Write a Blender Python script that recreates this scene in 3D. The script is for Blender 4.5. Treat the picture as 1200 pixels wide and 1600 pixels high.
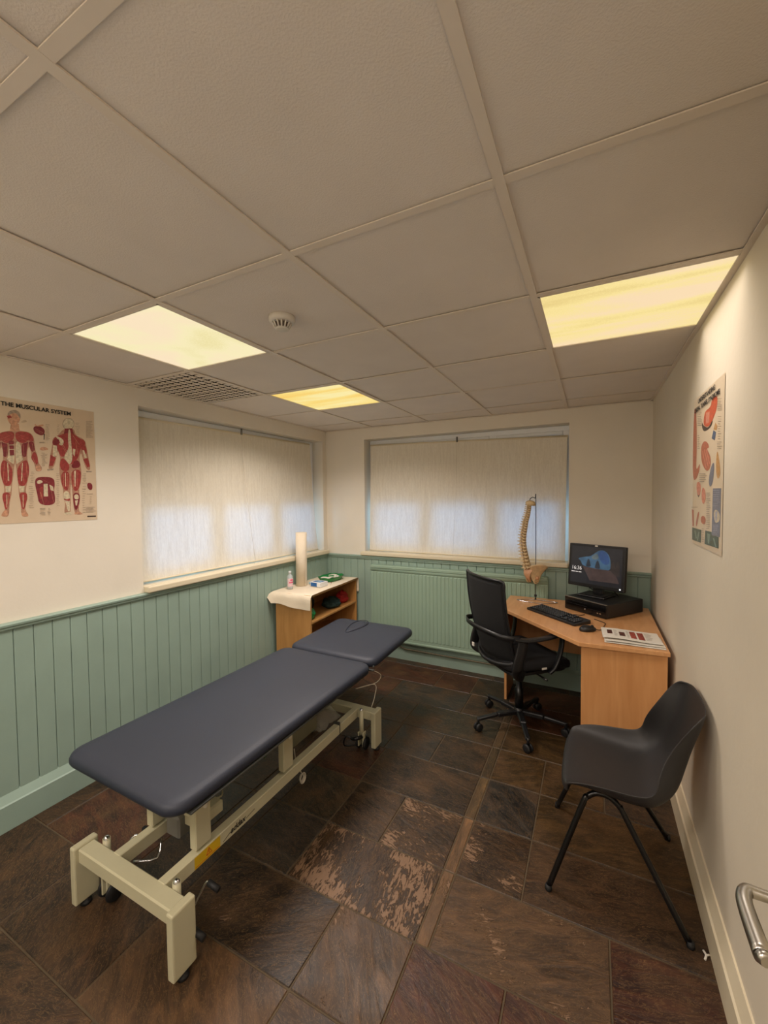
import bpy, bmesh, math, random
from mathutils import Vector, Matrix
random.seed(11)
PI = math.pi
for o in list(bpy.data.objects): bpy.data.objects.remove(o, do_unlink=True)
SC = bpy.context.scene; COL = SC.collection

# ------------------------------------------------------------------ camera
CAMZ = 1.60176
cx_, cu_, cf_ = (Vector((0.89215398, 0.45161594, -0.01021342)), Vector((-0.00713887, 0.0367021, 0.99930075)), Vector((-0.451675, 0.89145723, -0.03596796)))
cam_d = bpy.data.cameras.new('camera'); cam = bpy.data.objects.new('camera', cam_d); COL.objects.link(cam)
m = Matrix((cx_, cu_, -cf_)).transposed().to_4x4(); m.translation = (0, 0, CAMZ)
cam.matrix_world = m
cam_d.sensor_fit = 'VERTICAL'; cam_d.sensor_height = 24.0; cam_d.lens = 642.8265 / 1600 * 24.0
cam_d.clip_start = 0.02; cam_d.clip_end = 100
SC.camera = cam

# ------------------------------------------------------------------ light and exposure
LAMP_COL = (1.0, 0.89, 0.82); LAMP_SPREAD = math.radians(130)
SKY = 4.4; SKY_COL = (0.30, 0.60, 1.0)
GLOW = 0.67
SC.view_settings.view_transform = 'Standard'; SC.view_settings.look = 'None'
SC.view_settings.exposure = 0.5; SC.view_settings.gamma = 1.0; SC.view_settings.use_curve_mapping = False
w = bpy.data.worlds.new('sky'); SC.world = w; w.use_nodes = True
w.node_tree.nodes['Background'].inputs[0].default_value = (*SKY_COL, 1); w.node_tree.nodes['Background'].inputs[1].default_value = SKY

# ------------------------------------------------------------------ room numbers
XR, XL, YB, H, YF = 0.402, -2.560, 3.687, 2.306, -1.0

# ------------------------------------------------------------------ materials
def lin(c): return tuple((v/12.92 if v <= .04045 else ((v+.055)/1.055)**2.4) for v in [x/255 for x in c])
class NT:
    def __init__(s, name):
        s.m = bpy.data.materials.new(name); s.m.use_nodes = True; s.t = s.m.node_tree; s.b = s.t.nodes['Principled BSDF']
    def n(s, typ, ins=None, **kw):
        nd = s.t.nodes.new(typ)
        for k, v in kw.items(): setattr(nd, k, v)
        for k, v in (ins or {}).items():
            if isinstance(v, bpy.types.NodeSocket): s.t.links.new(v, nd.inputs[k])
            else: nd.inputs[k].default_value = v
        return nd
    def l(s, a, b): s.t.links.new(a, b)
    def ramp(s, fac, stops):
        r = s.n('ShaderNodeValToRGB', {0: fac}); e = r.color_ramp.elements
        e[0].position, e[0].color = stops[0][0], (*stops[0][1], 1); e[1].position, e[1].color = stops[-1][0], (*stops[-1][1], 1)
        for p, c in stops[1:-1]:
            x = e.new(p); x.color = (*c, 1)
        return r.outputs[0]
MC = {}
def mat(name, col, rough=.5, metal=0, var=.08, scale=12, bump=0, bscale=200, spec=.5, coat=0, obj=True, stretch=(1,1,1)):
    if name in MC: return MC[name]
    N = NT(name); col = lin(col)
    tc = N.n('ShaderNodeTexCoord'); mp = N.n('ShaderNodeMapping', {0: tc.outputs['Object'], 'Scale': stretch})
    nz = N.n('ShaderNodeTexNoise', {'Vector': mp.outputs[0], 'Scale': scale, 'Detail': 4.0})
    c = N.ramp(nz.outputs[0], [(.25, tuple(v*(1-var) for v in col)), (.75, tuple(min(1, v*(1+var)) for v in col))])
    N.l(c, N.b.inputs['Base Color']); N.b.inputs['Roughness'].default_value = rough; N.b.inputs['Metallic'].default_value = metal
    N.b.inputs['Specular IOR Level'].default_value = spec; N.b.inputs['Coat Weight'].default_value = coat
    if bump:
        n2 = N.n('ShaderNodeTexNoise', {'Vector': mp.outputs[0], 'Scale': bscale, 'Detail': 3.0})
        bp = N.n('ShaderNodeBump', {'Height': n2.outputs[0], 'Strength': bump, 'Distance': .002}); N.l(bp.outputs[0], N.b.inputs['Normal'])
    MC[name] = N.m; return N.m
WALL = mat('cream_wall_paint', (232, 224, 208), .7, var=.03, scale=3, bump=.25, bscale=60)
WHITE_WALL = mat('right_wall_paint', (222, 212, 192), .65, var=.05, scale=2.2, bump=.3, bscale=40)
CEIL = mat('ceiling_tile_board', (228, 218, 206), .9, var=.03, scale=6, bump=.5, bscale=240)
TEE = mat('ceiling_tee_paint', (226, 214, 198), .6, var=.02)
GREEN = mat('sage_green_gloss_paint', (146, 168, 155), .42, var=.06, scale=5, bump=.15, bscale=50)
GREEN2 = mat('sage_green_radiator_paint', (150, 174, 154), .4, var=.04, scale=5)
CREAMP = mat('cream_gloss_paint', (222, 210, 182), .4, var=.04, scale=6)
UPVC = mat('white_window_plastic', (242, 244, 246), .35, var=.02)
DARKGLASS = mat('dark_pane', (26, 30, 34), .15, var=.1)
VINYL = mat('slate_blue_vinyl', (40, 45, 58), .48, var=.06, scale=4, bump=.35, bscale=500, spec=.45)
COUCHF = mat('ivory_powder_coat', (196, 190, 158), .38, var=.04, scale=9)
CHROME = mat('chrome', (205, 205, 205), .14, 1, var=.03)
BRUSH = mat('brushed_steel', (190, 186, 178), .3, 1, var=.06, scale=30)
RUBBER = mat('black_rubber', (20, 20, 21), .6, var=.2)
BLACKP = mat('black_plastic', (24, 24, 26), .38, var=.12, bump=.1, bscale=600)
BLACKM = mat('black_satin_metal', (10, 10, 11), .28, var=.1)
SHELLP = mat('charcoal_polypropylene', (41, 39, 39), .42, var=.06, scale=8, bump=.35, bscale=700)
MESHF = mat('black_mesh_fabric', (17, 17, 19), .85, var=.25, scale=300, bump=.6, bscale=900)
SEATF = mat('black_seat_fabric', (19, 18, 20), .9, var=.25, scale=200, bump=.6, bscale=700)
GREYP = mat('grey_plastic', (150, 150, 145), .45)
DGREY = mat('dark_grey_metal', (70, 72, 68), .45)
YELLOW = mat('yellow_sticker', (214, 176, 32), .5, var=.03)
REDP = mat('red_print', (190, 70, 35), .5)
INK = mat('black_ink', (28, 26, 26), .5)
INKG = mat('grey_ink', (150, 138, 120), .6)
PAPER = mat('paper_white', (226, 220, 208), .8, var=.03, scale=20)
CREPE = mat('couch_roll_paper', (228, 214, 190), .9, var=.04, scale=14, bump=.6, bscale=90)
BONE = mat('bone_plastic', (216, 190, 148), .5, var=.16, scale=40, bump=.3, bscale=120)
BONE2 = mat('sacrum_reddish_bone', (200, 150, 112), .5, var=.2, scale=30)
DISC = mat('disc_plastic', (196, 168, 128), .5)
BLUEB = mat('blue_print', (32, 92, 158), .45, var=.2, scale=25)
LBLUE = mat('pale_blue_tissue', (150, 184, 200), .7)
GREENPL = mat('green_plastic', (20, 128, 62), .35, var=.35, scale=22)
DTEAL = mat('dark_teal_cloth', (22, 46, 44), .8, var=.3, scale=20)
REDC = mat('red_cloth', (168, 30, 28), .7, var=.3, scale=20)
WIRE = mat('off_white_cable', (206, 196, 176), .5)
PINKL = mat('pink_label', (224, 96, 128), .5, var=.2, scale=60)
DETW = mat('detector_white', (214, 208, 196), .5)

def wood(name, a, b, sc=(3, 40, 40), rough=.4):
    N = NT(name); tc = N.n('ShaderNodeTexCoord'); mp = N.n('ShaderNodeMapping', {0: tc.outputs['Object'], 'Scale': sc})
    nz = N.n('ShaderNodeTexNoise', {'Vector': mp.outputs[0], 'Scale': 1.0, 'Detail': 6.0, 'Distortion': .6})
    c = N.ramp(nz.outputs[0], [(.3, lin(a)), (.7, lin(b))]); N.l(c, N.b.inputs['Base Color']); N.b.inputs['Roughness'].default_value = rough
    return N.m
BEECH = wood('beech_laminate_top', (206, 148, 96), (222, 168, 116), (30, 4, 30), .3)
BEECHV = wood('beech_laminate_panel', (206, 146, 90), (220, 162, 106), (26, 26, 2.2), .4)
OAK = wood('honey_oak_laminate', (178, 128, 70), (196, 146, 86), (30, 30, 3), .45)

def cloth_blind():
    N = NT('blind_fabric'); N.t.nodes.remove(N.b)
    tc = N.n('ShaderNodeTexCoord'); mp = N.n('ShaderNodeMapping', {0: tc.outputs['Object'], 'Scale': (60, 60, 6)})
    nz = N.n('ShaderNodeTexNoise', {'Vector': mp.outputs[0], 'Scale': 1.0, 'Detail': 5.0})
    mp2 = N.n('ShaderNodeMapping', {0: tc.outputs['Object'], 'Scale': (260, 260, 40)})
    nz2 = N.n('ShaderNodeTexNoise', {'Vector': mp2.outputs[0], 'Scale': 1.0, 'Detail': 3.0})
    mx = N.n('ShaderNodeMath', {0: nz.outputs[0], 1: nz2.outputs[0]}, operation='ADD')
    md = N.n('ShaderNodeMath', {0: mx.outputs[0], 1: .5}, operation='MULTIPLY')
    c = N.ramp(md.outputs[0], [(.35, lin((214, 205, 186))), (.62, lin((226, 218, 200)))])
    ct = N.ramp(md.outputs[0], [(.35, (.074, .080, .085)), (.62, (.104, .112, .116))])
    d = N.n('ShaderNodeBsdfDiffuse', {0: c}); t = N.n('ShaderNodeBsdfTranslucent', {0: ct})
    a = N.n('ShaderNodeAddShader'); N.l(d.outputs[0], a.inputs[0]); N.l(t.outputs[0], a.inputs[1])
    N.l(a.outputs[0], N.t.nodes['Material Output'].inputs[0]); return N.m
BLIND = cloth_blind()
def glass(name, tint=(1, 1, 1), mixf=.12):
    N = NT(name); N.t.nodes.remove(N.b)
    g = N.n('ShaderNodeBsdfGlossy', {0: (1, 1, 1, 1), 1: .03}); t = N.n('ShaderNodeBsdfTransparent', {0: (*tint, 1)})
    fr = N.n('ShaderNodeFresnel', {0: 1.45}); m_ = N.n('ShaderNodeMixShader', {0: fr.outputs[0]})
    N.l(t.outputs[0], m_.inputs[1]); N.l(g.outputs[0], m_.inputs[2]); N.l(m_.outputs[0], N.t.nodes['Material Output'].inputs[0]); return N.m
GLASS = glass('window_glass', (.95, .98, 1))
def clearplastic(name, col, alpha, rough=.15):
    N = NT(name); N.b.inputs['Base Color'].default_value = (*lin(col), 1); N.b.inputs['Roughness'].default_value = rough
    tc = N.n('ShaderNodeTexCoord'); nz = N.n('ShaderNodeTexNoise', {'Vector': tc.outputs['Object'], 'Scale': 40.0})
    bp = N.n('ShaderNodeBump', {'Height': nz.outputs[0], 'Strength': .6, 'Distance': .004}); N.l(bp.outputs[0], N.b.inputs['Normal'])
    N.b.inputs['Alpha'].default_value = alpha; return N.m
CLEAR = clearplastic('clear_plastic_bag', (200, 200, 190), .35)
BOTTLE = clearplastic('clear_bottle_plastic', (214, 222, 224), .55, .08)

def emis(name, stops, scale, strength, stretch=(1, 1, 1)):
    N = NT(name); tc = N.n('ShaderNodeTexCoord'); mp = N.n('ShaderNodeMapping', {0: tc.outputs['Object'], 'Scale': stretch})
    nz = N.n('ShaderNodeTexNoise', {'Vector': mp.outputs[0], 'Scale': scale, 'Detail': 2.0, 'Distortion': .4})
    n2 = N.n('ShaderNodeTexVoronoi', {'Vector': tc.outputs['Object'], 'Scale': 150.0})
    mm = N.n('ShaderNodeMath', {0: n2.outputs[0], 1: .10}, operation='MULTIPLY'); ad = N.n('ShaderNodeMath', {0: nz.outputs[0], 1: mm.outputs[0]}, operation='ADD')
    c = N.ramp(ad.outputs[0], stops); N.l(c, N.b.inputs['Emission Color']); N.b.inputs['Emission Strength'].default_value = strength
    N.b.inputs['Base Color'].default_value = (.02, .02, .02, 1); N.b.inputs['Roughness'].default_value = .6; N.b.inputs['Specular IOR Level'].default_value = .1; return N.m
GL_WARM = emis('lit_prismatic_panel_warm', [(.36, lin((240, 214, 140))), (.5, lin((255, 232, 158))), (.66, lin((255, 226, 184)))], 1.0, GLOW, (1.2, 7, 1))
GL_PALE = emis('lit_prismatic_panel_pale', [(.36, lin((240, 226, 164))), (.5, lin((252, 240, 190))), (.66, lin((255, 232, 196)))], 1.0, GLOW, (3, 3, 1))
GL_YEL = emis('lit_prismatic_panel_yellow', [(.36, lin((252, 208, 108))), (.5, lin((255, 224, 130))), (.66, lin((255, 238, 170)))], 1.0, GLOW, (1.2, 8, 1))

def floor_mat():
    N = NT('riven_slate_tile'); tc = N.n('ShaderNodeTexCoord')
    a = N.n('ShaderNodeAttribute', attribute_name='tilecol'); f = N.n('ShaderNodeAttribute', attribute_name='tileflake')
    sx = N.n('ShaderNodeSeparateXYZ', {0: f.outputs['Vector']})
    off = N.n('ShaderNodeVectorMath', {0: a.outputs['Vector'], 1: (37, 91, 53)}, operation='MULTIPLY')
    pos = N.n('ShaderNodeVectorMath', {0: tc.outputs['Object'], 1: off.outputs[0]}, operation='ADD')
    rot = N.n('ShaderNodeVectorRotate', {'Vector': pos.outputs[0], 'Angle': sx.outputs[1]}, rotation_type='Z_AXIS')
    mp = N.n('ShaderNodeMapping', {0: rot.outputs[0], 'Scale': (5, 17, 1)})
    n1 = N.n('ShaderNodeTexNoise', {'Vector': mp.outputs[0], 'Scale': 1.0, 'Detail': 8.0, 'Roughness': .62, 'Distortion': 1.1})
    mp3 = N.n('ShaderNodeMapping', {0: rot.outputs[0], 'Scale': (17, 50, 1)})
    n3 = N.n('ShaderNodeTexNoise', {'Vector': mp3.outputs[0], 'Scale': 1.0, 'Detail': 5.0, 'Roughness': .7, 'Distortion': 1.6})
    n2 = N.n('ShaderNodeTexNoise', {'Vector': pos.outputs[0], 'Scale': 5.0, 'Detail': 4.0})
    # body colour variation
    v = N.ramp(n1.outputs[0], [(.3, (.22, .22, .22)), (.48, (.52, .51, .50)), (.60, (.86, .80, .72)), (.78, (1.7, 1.55, 1.3))])
    body = N.n('ShaderNodeMix', {'Factor': 1.0}, data_type='RGBA', blend_type='MULTIPLY'); N.l(a.outputs['Color'], body.inputs[6]); N.l(v, body.inputs[7])
    rust = N.n('ShaderNodeMix', data_type='RGBA'); N.l(N.ramp(n2.outputs[0], [(.48, (0, 0, 0)), (.72, (.65, .65, .65))]), rust.inputs[0]); N.l(body.outputs[2], rust.inputs[6]); rust.inputs[7].default_value = (*lin((84, 58, 30)), 1)
    # veins: thin light lines
    w1 = N.n('ShaderNodeMath', {0: n3.outputs[0], 1: .5}, operation='SUBTRACT'); w2 = N.n('ShaderNodeMath', {0: w1.outputs[0]}, operation='ABSOLUTE')
    vein = N.ramp(w2.outputs[0], [(.0, (.7, .7, .7)), (.016, (0, 0, 0))])
    vm = N.n('ShaderNodeMix', data_type='RGBA'); N.l(vein, vm.inputs[0]); N.l(rust.outputs[2], vm.inputs[6]); vm.inputs[7].default_value = (*lin((128, 98, 62)), 1)
    # flakes: worn pale layers, amount given per tile
    fsc = N.n('ShaderNodeMath', {0: sx.outputs[0], 1: .8}, operation='MULTIPLY')
    th = N.n('ShaderNodeMath', {0: .775, 1: fsc.outputs[0]}, operation='SUBTRACT')
    e = N.n('ShaderNodeMath', {0: n3.outputs[0], 1: n2.outputs[0]}, operation='ADD'); e2 = N.n('ShaderNodeMath', {0: e.outputs[0], 1: .5}, operation='MULTIPLY')
    d = N.n('ShaderNodeMath', {0: e2.outputs[0], 1: th.outputs[0]}, operation='SUBTRACT'); s = N.n('ShaderNodeMath', {0: d.outputs[0], 1: 90.0}, operation='MULTIPLY', use_clamp=True)
    fm = N.n('ShaderNodeMix', data_type='RGBA'); N.l(s.outputs[0], fm.inputs[0]); N.l(vm.outputs[2], fm.inputs[6]); fm.inputs[7].default_value = (*lin((124, 96, 72)), 1)
    N.l(fm.outputs[2], N.b.inputs['Base Color'])
    rr = N.n('ShaderNodeMapRange', {'Value': n2.outputs[0], 'From Min': .3, 'From Max': .7, 'To Min': .34, 'To Max': .6}); N.l(rr.outputs[0], N.b.inputs['Roughness'])
    hh = N.n('ShaderNodeMath', {0: n1.outputs[0], 1: s.outputs[0]}, operation='ADD')
    bp = N.n('ShaderNodeBump', {'Height': hh.outputs[0], 'Strength': .9, 'Distance': .004}); N.l(bp.outputs[0], N.b.inputs['Normal'])
    N.b.inputs['Specular IOR Level'].default_value = .45
    return N.m
SLATE = floor_mat()
GROUT = mat('floor_grout', (80, 66, 46), .8, var=.2, scale=25)

# ------------------------------------------------------------------ mesh helpers
def B(): return bmesh.new()
def box(bm, x0, x1, y0, y1, z0, z1, bev=0, rot=None, mi=0, seg=1):
    vs = [bm.verts.new((x, y, z)) for x in (x0, x1) for y in (y0, y1) for z in (z0, z1)]
    fs = [bm.faces.new([vs[i] for i in q]) for q in ((0, 1, 3, 2), (4, 6, 7, 5), (0, 4, 5, 1), (2, 3, 7, 6), (0, 2, 6, 4), (1, 5, 7, 3))]
    for f in fs: f.material_index = mi
    if bev:
        r = bmesh.ops.bevel(bm, geom=list({e for f in fs for e in f.edges}), offset=bev, segments=seg, affect='EDGES', profile=.5)
        vs = list({v for f in r['faces'] for v in f.verts} | {v for v in vs if v.is_valid})
        for f in {f for v in vs for f in v.link_faces}: f.material_index = mi
    if rot is not None: bmesh.ops.transform(bm, matrix=rot, verts=[v for v in vs if v.is_valid])
    return [v for v in vs if v.is_valid]
def obox(bm, p0, p1, w, h, bev=0, up=(0, 0, 1)):
    """rectangular tube from p0 to p1: w across, h along up"""
    p0, p1 = Vector(p0), Vector(p1); d = p1-p0; L = d.length; y = d.normalized(); u = Vector(up); x = y.cross(u).normalized(); z = x.cross(y)
    M = Matrix((x, y, z)).transposed().to_4x4(); M.translation = p0
    return box(bm, -w/2, w/2, 0, L, -h/2, h/2, bev, M)
def smooth_path(pts, n=6):
    P = [Vector(p) for p in pts]; out = []
    for i in range(len(P)-1):
        a = P[max(0, i-1)]; b = P[i]; c = P[i+1]; d = P[min(len(P)-1, i+2)]
        for k in range(n):
            t = k/n; out.append(.5*((2*b)+(c-a)*t+(2*a-5*b+4*c-d)*t*t+(3*b-a-3*c+d)*t**3))
    out.append(P[-1]); return out
def tube(bm, pts, r, n=10, sm=0, cap=True, r2=None, flat=1.0):
    P = smooth_path(pts, sm) if sm else [Vector(p) for p in pts]
    rings = []; t0 = (P[1]-P[0]).normalized(); ref = Vector((0, 0, 1)) if abs(t0.z) < .9 else Vector((1, 0, 0)); x = t0.cross(ref).normalized()
    for i, p in enumerate(P):
        t = (P[min(i+1, len(P)-1)]-P[max(i-1, 0)]).normalized(); x = (x-t*x.dot(t)).normalized(); y = t.cross(x)
        rr = r if r2 is None else r+(r2-r)*i/(len(P)-1)
        rings.append([bm.verts.new(p+x*rr*math.cos(2*PI*k/n)+y*rr*flat*math.sin(2*PI*k/n)) for k in range(n)])
    for a, b in zip(rings, rings[1:]):
        for k in range(n): bm.faces.new((a[k], a[(k+1) % n], b[(k+1) % n], b[k])).smooth = True
    if cap: bm.faces.new(rings[0][::-1]); bm.faces.new(rings[-1])
    return [v for r_ in rings for v in r_]
def lathe(bm, prof, c=(0, 0, 0), n=24, axis='z', M=None):
    rings = []; c = Vector(c); allv = []
    for r, h in prof:
        if r < 1e-6: vs = [bm.verts.new((0, 0, h))]
        else: vs = [bm.verts.new((r*math.cos(2*PI*k/n), r*math.sin(2*PI*k/n), h)) for k in range(n)]
        rings.append(vs); allv += vs
    for a, b in zip(rings, rings[1:]):
        for k in range(n):
            k2 = (k+1) % n
            if len(a) == 1 and len(b) == 1: continue
            if len(a) == 1: f = bm.faces.new((a[0], b[k2], b[k]))
            elif len(b) == 1: f = bm.faces.new((a[k], a[k2], b[0]))
            else: f = bm.faces.new((a[k], a[k2], b[k2], b[k]))
            f.smooth = True
    if len(rings[0]) > 1: bm.faces.new(rings[0][::-1])
    if len(rings[-1]) > 1: bm.faces.new(rings[-1])
    T = Matrix.Translation(c)
    if axis == 'x': T = T @ Matrix.Rotation(PI/2, 4, 'Y')
    if axis == 'y': T = T @ Matrix.Rotation(-PI/2, 4, 'X')
    if M is not None: T = M
    bmesh.ops.transform(bm, matrix=T, verts=allv); return allv
def prism(bm, pts, z0, z1, bev=0, seg=2):
    a = [bm.verts.new((x, y, z0)) for x, y in pts]; b = [bm.verts.new((x, y, z1)) for x, y in pts]; n = len(pts)
    fs = [bm.faces.new(a[::-1]), bm.faces.new(b)]+[bm.faces.new((a[i], a[(i+1) % n], b[(i+1) % n], b[i])) for i in range(n)]
    if bev: bmesh.ops.bevel(bm, geom=list(fs[1].edges)+list(fs[0].edges), offset=bev, segments=seg, affect='EDGES', profile=.5)
    return a+b
def rrect(x0, x1, y0, y1, r, n=6):
    out = []
    for cx, cy, a0 in ((x1-r, y1-r, 0), (x0+r, y1-r, PI/2), (x0+r, y0+r, PI), (x1-r, y0+r, 1.5*PI)):
        out += [(cx+r*math.cos(a0+PI/2*i/n), cy+r*math.sin(a0+PI/2*i/n)) for i in range(n+1)]
    return out
def grid(bm, rows, thick=0, smooth=True, closed=False):
    V = [[bm.verts.new(p) for p in r] for r in rows]; fs = []
    for i in range(len(V)-1):
        for j in range(len(V[0])-1):
            f = bm.faces.new((V[i][j], V[i][j+1], V[i+1][j+1], V[i+1][j])); f.smooth = smooth; fs.append(f)
    if thick: bmesh.ops.recalc_face_normals(bm, faces=fs); bmesh.ops.solidify(bm, geom=fs, thickness=thick)
    return V
def mk(name, bm, ma, parent=None, loc=(0, 0, 0), label=None, smooth=None, subd=0):
    bmesh.ops.recalc_face_normals(bm, faces=bm.faces)
    me = bpy.data.meshes.new(name); bm.to_mesh(me); bm.free()
    for x in (ma if isinstance(ma, (list, tuple)) else [ma]): me.materials.append(x)
    if smooth is not None:
        for p in me.polygons: p.use_smooth = smooth
    o = bpy.data.objects.new(name, me); COL.objects.link(o); o.location = loc
    if parent is not None: o.parent = parent
    if label: o['label'] = label
    if subd: md = o.modifiers.new('sub', 'SUBSURF'); md.levels = md.render_levels = subd
    return o
def thing(name, label, cat, loc=(0, 0, 0), rz=0, group=None):
    o = bpy.data.objects.new(name, None); COL.objects.link(o); o.location = loc; o.rotation_euler = (0, 0, rz); o.empty_display_size = .1
    o['label'] = label; o['category'] = cat
    if group: o['group'] = group
    return o
def tag(o, label, cat, group=None):
    o['label'] = label; o['category'] = cat
    if group: o['group'] = group
    return o
def struct(name, bm=None, ma=None, loc=(0, 0, 0), label=None):
    o = mk(name, bm, ma, None, loc) if bm is not None else bpy.data.objects.new(name, None)
    if bm is None: COL.objects.link(o); o.location = loc
    o['kind'] = 'structure'
    if label: o['label'] = label
    return o
def copyobj(o, parent=None):
    c = o.copy(); COL.objects.link(c); c.parent = parent
    for ch in list(o.children): copyobj(ch, c)
    return c
def textmesh(s, size, ext=.0004, bold=0, shear=0, sx=1.0):
    cu = bpy.data.curves.new('t', 'FONT'); cu.body = s; cu.size = size; cu.extrude = ext; cu.offset = bold; cu.shear = shear; cu.align_x = 'LEFT'
    o = bpy.data.objects.new('t', cu); COL.objects.link(o)
    me = bpy.data.meshes.new_from_object(o.evaluated_get(bpy.context.evaluated_depsgraph_get())); bpy.data.objects.remove(o)
    bm = bmesh.new(); bm.from_mesh(me); bpy.data.meshes.remove(me)
    if sx != 1: bmesh.ops.scale(bm, vec=(sx, 1, 1), verts=bm.verts)
    return bm
def xform(bm, o, ex, ey):
    """place a flat drawing (x right, y up) with origin o and axes ex, ey"""
    ex, ey = Vector(ex).normalized(), Vector(ey).normalized(); ez = ex.cross(ey)
    M = Matrix((ex, ey, ez)).transposed().to_4x4(); M.translation = Vector(o); bmesh.ops.transform(bm, matrix=M, verts=bm.verts); return bm

# ------------------------------------------------------------------ floor
def floor():
    bm = B(); lc = bm.faces.layers.float_vector.new('tilecol_f'); fl = bm.faces.layers.float_vector.new('tileflake_f')
    c_dk = (50, 38, 28); c_br = (64, 46, 31); c_gn = (50, 46, 36); c_red = (74, 40, 26); c_gr = (54, 50, 46); c_wv = (88, 66, 46); c_gd = (72, 54, 30)
    ys = [-1.0, -.62, -.30, .02, .34, .67, 1.0, 1.315, 1.637, 1.962, 2.29, 2.6, 2.92, 3.24, 3.56, 3.70]
    known = [  # x0,x1,y0,y1,colour,flake,angle
     (-1.155, -.56, 1.315, 1.637, c_br, .315, 1.5), (-.875, -.56, 1.637, 1.962, c_br, .27, .35), (-1.155, -.875, 1.637, 1.962, c_dk, .19, .3),
     (-1.165, -.56, 1.962, 2.29, c_dk, .10, .15), (-.872, -.56, 2.29, 2.6, c_dk, .2, .2), (-1.18, -.872, 2.29, 2.6, c_gr, .03, .2), (-1.19, -.56, 2.6, 2.92, c_gn, 0, .1),
     (-1.465, -1.155, 1.637, 1.962, c_gn, 0, .5), (-1.47, -1.155, 1.315, 1.637, c_gr, 0, .2), (-1.465, -1.165, 1.962, 2.29, c_red, 0, .2),
     (-1.47, -.872, 1.0, 1.315, c_dk, .19, -.6), (-.872, -.56, 1.0, 1.315, c_wv, .22, .9), (-.56, -.24, 1.0, 1.315, c_red, .12, .5), (-.24, .066, 1.0, 1.315, c_red, .05, .4), (.066, .41, 1.0, 1.315, c_red, .02, -.4),
     (-.508, -.24, 1.637, 1.962, c_br, .27, .1), (-.508, .066, 1.315, 1.637, c_wv, .2, -.35), (.066, .41, 1.315, 1.637, c_red, .06, -.3),
     (-.24, .41, 1.637, 1.962, c_br, .13, -.2), (-.508, -.24, 1.962, 2.29, c_gr, .12, .8), (-.24, .41, 1.962, 2.29, c_gd, .08, -.3), (-.508, -.24, 2.29, 2.6, c_gd, .17, -.3), (-.24, .066, 2.29, 2.6, c_gd, .12, .1),
     (-.508, -.14, 2.6, 2.92, c_gd, .18, .1), (-1.47, -.86, 2.92, 3.24, c_gr, 0, .1), (-1.8, -1.19, 3.24, 3.56, c_red, 0, .1), (-1.48, -1.19, 2.6, 2.92, c_br, 0, .2), (-.86, -.56, 2.92, 3.24, c_dk, 0, .1),
     (-1.78, -1.47, 1.0, 1.315, c_dk, 0, .3), (-2.39, -1.78, 1.0, 1.315, c_red, 0, .3), (-2.0, -1.47, .67, 1.0, c_br, .02, .9), (-1.47, -.872, .67, 1.0, c_wv, .1, .7)]
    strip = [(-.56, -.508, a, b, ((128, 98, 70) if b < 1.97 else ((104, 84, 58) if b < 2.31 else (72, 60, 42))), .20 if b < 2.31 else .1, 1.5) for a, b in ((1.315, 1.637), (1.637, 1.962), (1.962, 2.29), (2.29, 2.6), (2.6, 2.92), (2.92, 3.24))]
    tiles = known+strip
    for j in range(len(ys)-1):
        y0, y1 = ys[j], ys[j+1]; occ = sorted([(t[0], t[1]) for t in tiles if abs(t[2]-y0) < .02])
        x = XL-.02; rowt = []
        def fill(a, b):
            while b-a > .02:
                w_ = random.choice([.31, .31, .6]);
                if b-a-w_ < .12: w_ = b-a
                if w_ > .75: w_ = w_/2
                tiles.append((a, a+w_, y0, y1, random.choice([c_dk, c_br, c_gn, c_red, c_gr]), random.choice([0, 0, .03]), random.uniform(-.6, .9))); a += w_
        for a, b in occ:
            if a-x > .02: fill(x, a)
            x = max(x, b)
        if XR+.02-x > .02: fill(x, XR+.02)
    g = .003
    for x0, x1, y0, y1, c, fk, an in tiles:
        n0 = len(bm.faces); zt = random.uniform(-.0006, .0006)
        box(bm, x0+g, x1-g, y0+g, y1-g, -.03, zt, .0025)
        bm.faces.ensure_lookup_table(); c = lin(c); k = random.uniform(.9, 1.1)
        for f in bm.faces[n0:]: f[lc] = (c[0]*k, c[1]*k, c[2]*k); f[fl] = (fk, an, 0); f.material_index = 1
    box(bm, XL-.02, XR+.02, YF, YB+.015, -.06, -.003, mi=0)
    me_lc = [(tuple(f[lc]), tuple(f[fl])) for f in bm.faces]
    bm.faces.layers.float_vector.remove(bm.faces.layers.float_vector['tilecol_f']); bm.faces.layers.float_vector.remove(bm.faces.layers.float_vector['tileflake_f'])
    bmesh.ops.recalc_face_normals(bm, faces=bm.faces)
    me = bpy.data.meshes.new('floor'); bm.to_mesh(me); bm.free()
    me.materials.append(GROUT); me.materials.append(SLATE)
    a = me.attributes.new('tilecol', 'FLOAT_COLOR', 'FACE'); b = me.attributes.new('tileflake', 'FLOAT_VECTOR', 'FACE')
    for i, (c, f) in enumerate(me_lc): a.data[i].color = (*c, 1); b.data[i].vector = f
    o = bpy.data.objects.new('floor', me); COL.objects.link(o); o['kind'] = 'structure'
floor()

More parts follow.
